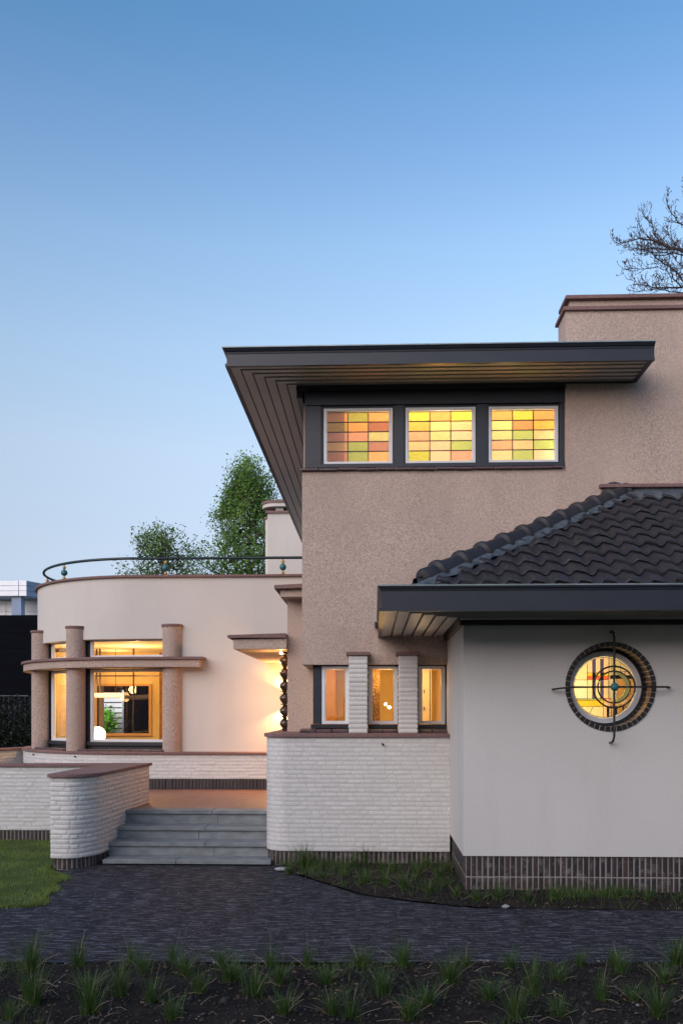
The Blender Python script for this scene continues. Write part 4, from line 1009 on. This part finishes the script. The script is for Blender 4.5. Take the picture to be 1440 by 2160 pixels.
    f8 = np.array([(0, 2, 4), (2, 1, 4), (1, 3, 4), (3, 0, 4), (2, 0, 5), (1, 2, 5), (3, 1, 5), (0, 3, 5)]); F = (np.arange(n)[:, None, None] * 6 + f8[None]).reshape(-1, 3)
    raw('buds', V, F, 'bud', root)
bare_tree()

# the other side of the street, behind the camera: a row of dark brick houses and two street trees (they show in the panes)
for k, (hx, hw, hh) in enumerate(((-63, 11.5, 6.6), (-51, 11.5, 7.2), (-39, 11.5, 6.4), (-27, 13, 7.0), (-13, 9, 6.8), (-1.5, 9, 6.0), (10, 9, 7.0), (22, 10, 6.4))):
    h_ = thing('brick_house', '%s dark brick house across the street behind the camera, seen in the window panes' % ['first', 'second', 'third', 'fourth', 'fifth', 'sixth', 'seventh', 'eighth'][k], 'house', (hx, -19 - k % 2, 0), 'houses across the street')
    box('wall', 'house_brick', h_, 0, hw, -8, 0, 0, hh)
    b = MB(); b.add([(-.3, .4, hh - .1), (hw + .3, .4, hh - .1), (hw + .3, -8.4, hh - .1), (-.3, -8.4, hh - .1), (-.3, -4, hh + 3.1), (hw + .3, -4, hh + 3.1)], [(0, 1, 5, 4), (2, 3, 4, 5), (0, 4, 3), (1, 2, 5), (0, 3, 2, 1)]); b.build('roof', 'rooftile', h_)
    box('door', 'paint_black', h_, .9, 1.9, -.02, .05, .1, 2.3)
    for wx in (2.8, 5.2, 7.2):
        for wz in (.9, 3.7):
            if wx + 1.4 < hw: f_ = MB().box(wx, wx + 1.4, -.02, .06, wz, wz + 1.5).build('window', 'white_frame', h_); box('glass_pane', 'glass_dark', f_, wx + .1, wx + 1.3, .06, .07, wz + .1, wz + 1.4)

# dark hedge and a lit shrub behind the round wing
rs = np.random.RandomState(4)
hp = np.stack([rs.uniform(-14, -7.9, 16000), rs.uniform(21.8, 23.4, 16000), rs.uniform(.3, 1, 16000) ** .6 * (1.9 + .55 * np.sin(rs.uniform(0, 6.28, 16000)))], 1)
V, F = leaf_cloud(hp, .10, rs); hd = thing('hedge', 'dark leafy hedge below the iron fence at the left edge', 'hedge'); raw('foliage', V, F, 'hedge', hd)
b = MB()
for k in range(26):
    x = -13.5 + k * .22; b.tube(curve3((x, 22.4, 0), (x + rs.normal(0, .2), 22.2, 2.1 + rs.normal(0, .25)), 0, rs, 5, .2), [.02, .018, .014, .01, .007, .004], 5, False)
b.build('stems', 'bark_dark', hd)
sh = thing('garden_shrub', 'bright green lit shrub seen through the big window of the round wing', 'shrub')
g_ = np.random.RandomState(9).normal(0, 1, (2600, 3)) * (.15, .15, .17) + (-7.12, 23.2, 1.72); g_ = g_[g_[:, 2] < 2.2]
V, F = leaf_cloud(g_, .11, rs); raw('foliage', V, F, leafmat('lit_leaf', (.10, .30, .03), (.16, .42, .05)), sh)
b = MB()
for k in range(7): b.tube([(-7.05, 23.2, .0), (-7.05 + rs.normal(0, .15), 23.2, 1.0), (-7.05 + rs.normal(0, .3), 23.2, 1.8)], [.02, .012, .006], 5)
b.build('stems', 'bark', sh)
sc_ = thing('garden_screen', 'white slatted garden screen behind the lit shrub', 'screen')
for k in range(14): MB().box(-7.6, -6.75, 23.9, 23.93, .6 + k * .14, .71 + k * .14).build('slat', 'panel_white', sc_)
b = MB().box(-7.62, -7.58, 23.93, 23.97, 0, 2.6).box(-6.77, -6.73, 23.93, 23.97, 0, 2.6); b.build('post', 'panel_white', sc_)
lamp('shrub_fill', (-7.05, 22.5, 2.2), 26, (.95, 1, .9), .1)  # added unseen lamp that brightens the shrub and screen

# ================================================================== ground
def vnoise(x, y, seed, oct=((1.3, 1.), (3.1, .5), (8., .28), (19., .16))):
    o = np.zeros_like(x)
    for f_, a_ in oct:
        r = np.random.RandomState(seed + int(f_ * 10)); G = r.uniform(-1, 1, (97, 97)); u, v = x * f_, y * f_
        i = np.floor(u).astype(int); j = np.floor(v).astype(int); fu, fv = u - i, v - j; fu = fu * fu * (3 - 2 * fu); fv = fv * fv * (3 - 2 * fv)
        g = lambda a, b: G[a % 97, b % 97]
        o += a_ * ((g(i, j) * (1 - fu) + g(i + 1, j) * fu) * (1 - fv) + (g(i, j + 1) * (1 - fu) + g(i + 1, j + 1) * fu) * fv)
    return o
kind(MB().add([(-400, -300, -.06), (400, -300, -.06), (400, 500, -.06), (-400, 500, -.06)], [(0, 1, 2, 3)]).build('ground', 'turf'), 'structure')
lower = lambda x: 7.31 + .036 * (x - 0)
bed_edge = [(-1.36, 11.9), (-1.14, 11.40), (-.74, 10.82), (-.16, 9.98), (.45, 9.60), (1.02, 9.36), (2.0, 9.31), (3.14, 9.31), (9, 9.31)]
pav = [(-14, lower(-14)), (12, lower(12)), (12, 9.31)] + bed_edge[::-1] + [(-1.36, 12.0), (-3.75, 12.0), (-3.95, 11.40), (-4.16, 11.25), (-4.02, 11.12), (-3.80, 10.95), (-3.66, 10.2), (-3.50, 9.30), (-3.6, 9.2), (-14, 9.05)]
kind(MB().add([(x, y, 0) for x, y in pav], [tuple(range(len(pav)))]).build('paving', 'paving'), 'structure')
lawnp = [(-14, 9.06), (-3.62, 9.21), (-3.52, 9.30), (-3.68, 10.2), (-3.82, 10.95), (-4.05, 11.13), (-4.20, 11.30), (-4.24, 11.6), (-4.1, 14), (-14, 14.4)]
kind(MB().add([(x, y, .006) for x, y in lawnp], [tuple(range(len(lawnp)))]).build('lawn', 'turf'), 'structure')
# soil beds as relief
def inpoly(x, y, poly):
    c = np.zeros(x.shape, bool); n = len(poly)
    for i in range(n):
        x0, y0 = poly[i]; x1, y1 = poly[(i + 1) % n]
        if y0 == y1: continue
        c ^= ((y0 > y) != (y1 > y)) & (x < (x1 - x0) * (y - y0) / (y1 - y0) + x0)
    return c
def relief(name, x0, x1, y0, y1, step, hf, keep, m):
    xs = np.arange(x0, x1, step); ys = np.arange(y0, y1, step); X, Y = np.meshgrid(xs, ys); Z = hf(X, Y)
    V = np.stack([X, Y, Z], -1).reshape(-1, 3); w = len(xs); i, j = np.meshgrid(np.arange(len(ys) - 1), np.arange(w - 1), indexing='ij')
    k = keep(X[:-1, :-1] + step / 2, Y[:-1, :-1] + step / 2); a = (i * w + j)[k]
    return raw(name, V, np.c_[a, a + 1, a + w + 1, a + w], m, None, True)
soil_h = lambda x, y: .028 * vnoise(x, y, 3) + .012 + np.minimum(0, (lower(x) - y - .12)) * .3
kind(relief('soil', -10, 10, 2.5, 7.6, .03, soil_h, lambda x, y: y < lower(x) + .012 * np.sin(x * 31) + .01 * np.sin(x * 77), 'soil'), 'structure')
bedp = bed_edge + [(9, 10.1), (.99, 10.1), (.99, 11.9)]
def bed_h(x, y):
    d = np.full_like(x, 9.)
    for (a0, b0), (a1, b1) in zip(bed_edge[:-1], bed_edge[1:]):
        L2 = (a1 - a0) ** 2 + (b1 - b0) ** 2; t = np.clip(((x - a0) * (a1 - a0) + (y - b0) * (b1 - b0)) / L2, 0, 1); d = np.minimum(d, np.hypot(x - a0 - t * (a1 - a0), y - b0 - t * (b1 - b0)))
    return .020 * vnoise(x, y, 9) + .004 + .05 * np.minimum(d / .3, 1)
kind(relief('soil_bed', -1.5, 6, 9.2, 12, .03, bed_h, lambda x, y: inpoly(x, y, bedp), 'soil'), 'structure')

def scatter(name, n, sample, size, m, seed, flat=.6):
    r = np.random.RandomState(seed); pts = sample(r, n); n = len(pts)
    o = np.array([(1, 0, 0), (-1, 0, 0), (0, 1, 0), (0, -1, 0), (0, 0, flat), (0, 0, -flat)]); s = size * r.lognormal(0, .45, (n, 1, 1))
    a = r.uniform(0, pi, n); R = np.zeros((n, 3, 3)); R[:, 0, 0] = np.cos(a); R[:, 0, 1] = -np.sin(a); R[:, 1, 0] = np.sin(a); R[:, 1, 1] = np.cos(a); R[:, 2, 2] = 1
    V = pts[:, None, :] + np.einsum('nij,kj->nki', R, o) * s * r.uniform(.6, 1.3, (n, 6, 1))
    f8 = np.array([(0, 2, 4), (2, 1, 4), (1, 3, 4), (3, 0, 4), (2, 0, 5), (1, 2, 5), (3, 1, 5), (0, 3, 5)])
    return kind(raw(name, V.reshape(-1, 3), (np.arange(n)[:, None, None] * 6 + f8[None]).reshape(-1, 3), m), 'stuff')
def s_front(r, n):
    x = r.uniform(-4.5, 4.5, n); y = r.uniform(4.9, 7.25, n); return np.c_[x, y, soil_h(x, y) + .004]
def s_edge(r, n):
    x = r.uniform(-5, 5, n); y = lower(x) - abs(r.normal(0, .055, n)) + .02; keep = r.uniform(0, 1, n) < np.clip(.45 + .9 * np.sin(x * 1.7 + 1) * np.sin(x * .6), .08, 1)
    x, y = x[keep], y[keep]; return np.c_[x, y, soil_h(x, y) + .006]
def s_bed(r, n):
    x = r.uniform(-1.3, 4.5, n); y = r.uniform(9.3, 11.8, n); k = inpoly(x, y, bedp); x, y = x[k], y[k]; return np.c_[x, y, bed_h(x, y) + .003]
def s_bededge(r, n):
    t = r.uniform(0, len(bed_edge) - 1.6, n); i = t.astype(int); f = (t - i)[:, None]; B = np.array(bed_edge); p = B[i] * (1 - f) + B[i + 1] * f; p[:, 1] += abs(r.normal(0, .09, n)) + .02; p = p[r.uniform(0, 1, n) < .4 + .6 * np.sin(p[:, 0] * 4.3)]; n = len(p); p[:, 0] += r.normal(0, .02, n)
    return np.c_[p, np.full(n, .016)]
def s_pave(r, n):
    x = r.uniform(-3.4, 4, n); y = r.uniform(7.4, 9.2, n); return np.c_[x, y, np.full(n, .003)]
scatter('soil_clods', 9000, s_front, .010, 'clod', 1); scatter('soil_clods', 3500, s_bed, .010, 'clod', 2)
tag_ = [scatter('gravel', 420, s_front, .006, 'pebble', 5), scatter('gravel', 2000, s_edge, .0055, 'pebble', 6), scatter('gravel', 380, s_bededge, .006, 'pebble', 7), scatter('gravel', 160, s_pave, .0045, 'pebble', 8, .3)]
# a few pale stones one can point at
def stone(x, y, s, label, seed, h=.6):
    r = np.random.RandomState(seed); me = bmesh.new(); bmesh.ops.create_icosphere(me, subdivisions=2, radius=s)
    for v in me.verts: v.co = Vector((v.co.x * 1.3, v.co.y * .9, v.co.z * h)) * (1 + .16 * r.normal())
    d = bpy.data.meshes.new('stone'); me.to_mesh(d); me.free(); d.materials.append(M['pale_stone']); o = bpy.data.objects.new('stone', d); C.objects.link(o); o.location = (x, y, s * h * .5 + .01); tag(o, label, 'stone')
M['pale_stone'] = mat('pale_stone', (.30, .30, .31), .8, .3, 30)
stone(-1.17, 11.45, .085, 'flat pale broken stone at the right foot of the steps', 1, .3)
stone(1.35, 9.36, .030, 'small pale stone at the bed edge before the side wing', 2)
stone(-1.27, 7.22, .030, 'pale scrap lying on the front bed edge among grass tufts', 3, .4)

# grass blades of the lawn
def blades(n, sample, h, w, m, name, seed, lean=.35):
    r = np.random.RandomState(seed); p = sample(r, n); n = len(p); a = r.uniform(0, 2 * pi, n); hh = h * r.uniform(.5, 1.3, n); ln = r.uniform(0, lean, n) * hh; la = r.uniform(0, 2 * pi, n)
    dx, dy = np.cos(a) * w / 2, np.sin(a) * w / 2
    V = np.stack([p + np.c_[dx, dy, 0 * a], p - np.c_[dx, dy, 0 * a], p + np.c_[np.cos(la) * ln, np.sin(la) * ln, hh]], 1).reshape(-1, 3)
    return kind(raw(name, V, np.arange(3 * n).reshape(-1, 3), m), 'stuff')
def s_lawn(r, n):
    x = r.uniform(-7.5, -3.5, n); y = r.uniform(9.05, 14.2, n); k = inpoly(x, y, [(a + .01, b) for a, b in lawnp]); return np.c_[x[k], y[k], np.full(k.sum(), .0)]
blades(60000, s_lawn, .034, .007, 'lawn', 'lawn_grass', 2)
def s_rag(r, n):
    B = np.array([(-14, 9.06), (-3.62, 9.21), (-3.52, 9.30), (-3.68, 10.2), (-3.82, 10.95), (-4.05, 11.13), (-4.22, 11.30), (-4.24, 11.6)]); L = np.r_[0, np.cumsum(np.hypot(*np.diff(B, axis=0).T))]; t = r.uniform(7, L[-1], n)
    x = np.interp(t, L, B[:, 0]) + r.normal(0, .03, n) * (1 + np.sin(t * 9)); y = np.interp(t, L, B[:, 1]) + r.normal(0, .022, n) * (1 + np.sin(t * 7)); return np.c_[x, y, 0 * x]
blades(5200, s_rag, .045, .007, 'lawn', 'lawn_grass', 21, .9)
def s_weed(r, n):
    x = r.uniform(-1.3, 4.2, n); y = r.uniform(9.4, 11.8, n); k = inpoly(x, y, bedp) & (vnoise(x, y, 61) > .18); x, y = x[k], y[k]; return np.c_[x, y, bed_h(x, y)]
blades(22000, s_weed, .10, .006, 'grass', 'ground_cover', 22, 1.3); blades(2500, s_bed, .15, .005, 'grass', 'ground_cover', 25, 1.2)
def s_weed2(r, n):
    x = r.uniform(-4, 4, n); y = r.uniform(5.3, 7.2, n); k = vnoise(x, y, 62) > .42; x, y = x[k], y[k]; return np.c_[x, y, soil_h(x, y)]
blades(9000, s_weed2, .10, .005, 'grass', 'ground_cover', 23, 1.1)
def litter(n, seed, f, zf):
    r = np.random.RandomState(seed); p = f(r, n); V, F = leaf_cloud(p + (0, 0, .012), .045, r, .6); c = np.repeat(p, 4, 0); V[:, 2] = c[:, 2] + .012 + (V[:, 2] - c[:, 2] - .012) * .35
    kind(raw('leaf_litter', V, F, 'dead_leaf'), 'stuff')
M['dead_leaf'] = mat('dead_leaf', (.11, .065, .035), .85, .5, 9)
litter(800, 31, s_front, 0); litter(260, 32, s_bed, 0); litter(40, 33, s_pave, 0)

# tufts
def tuft_mesh(seed, nb, h, spread, w=.0042):
    r = np.random.RandomState(seed); V = []; F = []
    for _ in range(nb):
        a = r.uniform(0, 2 * pi); r0 = abs(r.normal(0, .035)); x0, y0 = r0 * cos(a + r.normal(0, .6)), r0 * sin(a + r.normal(0, .6)); H = h * r.uniform(.35, 1.1); sp = spread * r.uniform(.1, 1.1) * H / h
        sx, sy = -sin(a), cos(a); n0 = len(V); seg = 4
        for i in range(seg + 1):
            t = i / seg; rad = sp * t ** 1.7; z = H * (t - .28 * (sp / h) * t ** 3); ww = w * (1 - t) ** .7 * .5 + .0004
            cx_, cy_ = x0 + cos(a) * rad, y0 + sin(a) * rad; V += [(cx_ + sx * ww, cy_ + sy * ww, z), (cx_ - sx * ww, cy_ - sy * ww, z)]
        F += [(n0 + 2 * i, n0 + 2 * i + 1, n0 + 2 * i + 3, n0 + 2 * i + 2) for i in range(seg)]
    return np.array(V), np.array(F)
def straw_mesh(seed, n, h):
    r = np.random.RandomState(seed); b = MB()
    for _ in range(n):
        a = r.uniform(0, 2 * pi); L = h * r.uniform(.7, 1.3); k = r.uniform(.1, .9); p1 = (cos(a) * L * k * .5, sin(a) * L * k * .5, L * .55 * (1.2 - k)); p2 = (cos(a) * L * k, sin(a) * L * k, L * (1.1 - k) * 1.0 + .01)
        b.tube([(0, 0, 0), p1, p2], [.0016, .0013, .0008], 4)
    return b
protos = []
for k in range(5):
    V, F = tuft_mesh(100 + k, [120, 90, 150, 80, 110][k], [.27, .22, .30, .24, .20][k], [.19, .20, .22, .15, .18][k])
    o = raw('grass_tuft', V, F, 'grass'); s_ = straw_mesh(40 + k, [3, 2, 4, 2, 3][k], .28).build('dry_stalk', 'straw', o)
    protos.append(o)
used = set()
def place(k, x, y, z, sc, rot, label, grp):
    o0 = protos[k]
    if k not in used: o = o0; used.add(k)
    else:
        o = o0.copy(); C.objects.link(o)
        for c_ in o0.children: d = c_.copy(); C.objects.link(d); d.parent = o
    o.location = (x, y, z); o.scale = (sc * rnd.uniform(.8, 1.25), sc * rnd.uniform(.8, 1.25), sc * rnd.uniform(.7, 1.15)); o.rotation_euler = (0, 0, rot); tag(o, label, 'grass tuft', grp)
cth, sth = cos(YAW), sin(YAW)
def gp(px, py):
    d = EYE * 1900 / (py - 1500); xc = (px - 720) / 1900 * d; return xc * cth - d * sth, xc * sth + d * cth
front_t = [(65, 2058), (165, 2048), (275, 2043), (365, 2040), (465, 2040), (570, 2042), (650, 2045), (70, 2120), (185, 2095), (300, 2060), (320, 2122), (390, 2067), (420, 2102), (540, 2107), (590, 2077), (600, 2142), (690, 2077), (700, 2137), (190, 2142), (365, 2158), (20, 2150),
           (982, 2045), (1076, 2049), (1181, 2079), (1297, 2040), (1309, 2062), (949, 2084), (1031, 2116), (1125, 2109), (1267, 2116), (1399, 2078), (1425, 2040), (1387, 2148), (1087, 2157), (900, 2122), (760, 2050), (850, 2048), (805, 2100), (740, 2145), (862, 2150), (1180, 2152), (1335, 2112), (255, 2105), (490, 2075), (1225, 2050)]
bed_t = [(588, 1826), (610, 1845), (661, 1828), (677, 1858), (722, 1850), (773, 1828), (770, 1871), (802, 1842), (812, 1877), (827, 1845), (853, 1887), (879, 1858), (907, 1893), (927, 1860), (946, 1842), (962, 1900), (936, 1877), (640, 1838), (745, 1835), (900, 1838),
         (1050, 1906), (1110, 1908), (1170, 1906), (1230, 1908), (1297, 1904), (1369, 1906), (1432, 1906), (1005, 1908)]
ordn = ['first', 'second', 'third', 'fourth', 'fifth', 'sixth', 'seventh', 'eighth', 'ninth', 'tenth', 'eleventh', 'twelfth', 'thirteenth', 'fourteenth', 'fifteenth', 'sixteenth', 'seventeenth', 'eighteenth', 'nineteenth', 'twentieth']
def put(rows, fmt, grp, smin, smax, hf):
    for i, (px, py) in enumerate(sorted(rows)):
        x, y = gp(px, py); place(rnd.randrange(5), x, y, float(hf(np.array([x]), np.array([y]))[0]) - .01, rnd.uniform(smin, smax), rnd.uniform(0, 6.28), fmt % ordn[i], grp)
put([t for t in front_t if t[1] < 2063], '%s grass tuft from the left along the paving edge of the front bed', 'grass tufts in the front bed', .85, 1.15, soil_h)
put([t for t in front_t if 2063 <= t[1] < 2112], '%s grass tuft from the left in the middle row of the front bed', 'grass tufts in the front bed', .85, 1.15, soil_h)
put([t for t in front_t if t[1] >= 2112], '%s grass tuft from the left at the bottom edge of the front bed', 'grass tufts in the front bed', .85, 1.15, soil_h)
put([t for t in bed_t if t[0] < 970 and t[1] < 1850], '%s grass tuft from the left close under the white brick wall', 'grass tufts under the house walls', .85, 1.15, bed_h)
put([t for t in bed_t if t[0] < 970 and t[1] >= 1850], '%s grass tuft from the left on the curved bed edge by the paving', 'grass tufts under the house walls', .8, 1.05, bed_h)
put([t for t in bed_t if t[0] >= 970], '%s grass tuft from the left before the side wing plinth', 'grass tufts under the house walls', .62, .85, bed_h)
# loose straw
b = MB(); r = np.random.RandomState(77)
for _ in range(230):
    if r.rand() < .6: x, y = r.uniform(-3.5, 3.5), r.uniform(5.2, 7.2); z = float(soil_h(np.array([x]), np.array([y]))[0])
    else:
        x, y = r.uniform(-1.2, 4), r.uniform(9.4, 11.6)
        if not inpoly(np.array([x]), np.array([y]), bedp)[0]: continue
        z = float(bed_h(np.array([x]), np.array([y]))[0])
    a = r.uniform(0, pi); L = r.uniform(.04, .22); b.tube([(x, y, z + .008), (x + cos(a) * L * .5, y + sin(a) * L * .5, z + .016 + r.uniform(0, .02)), (x + cos(a) * L, y + sin(a) * L, z + .008)], .0013, 3)
kind(b.build('dry_straw', 'straw'), 'stuff')
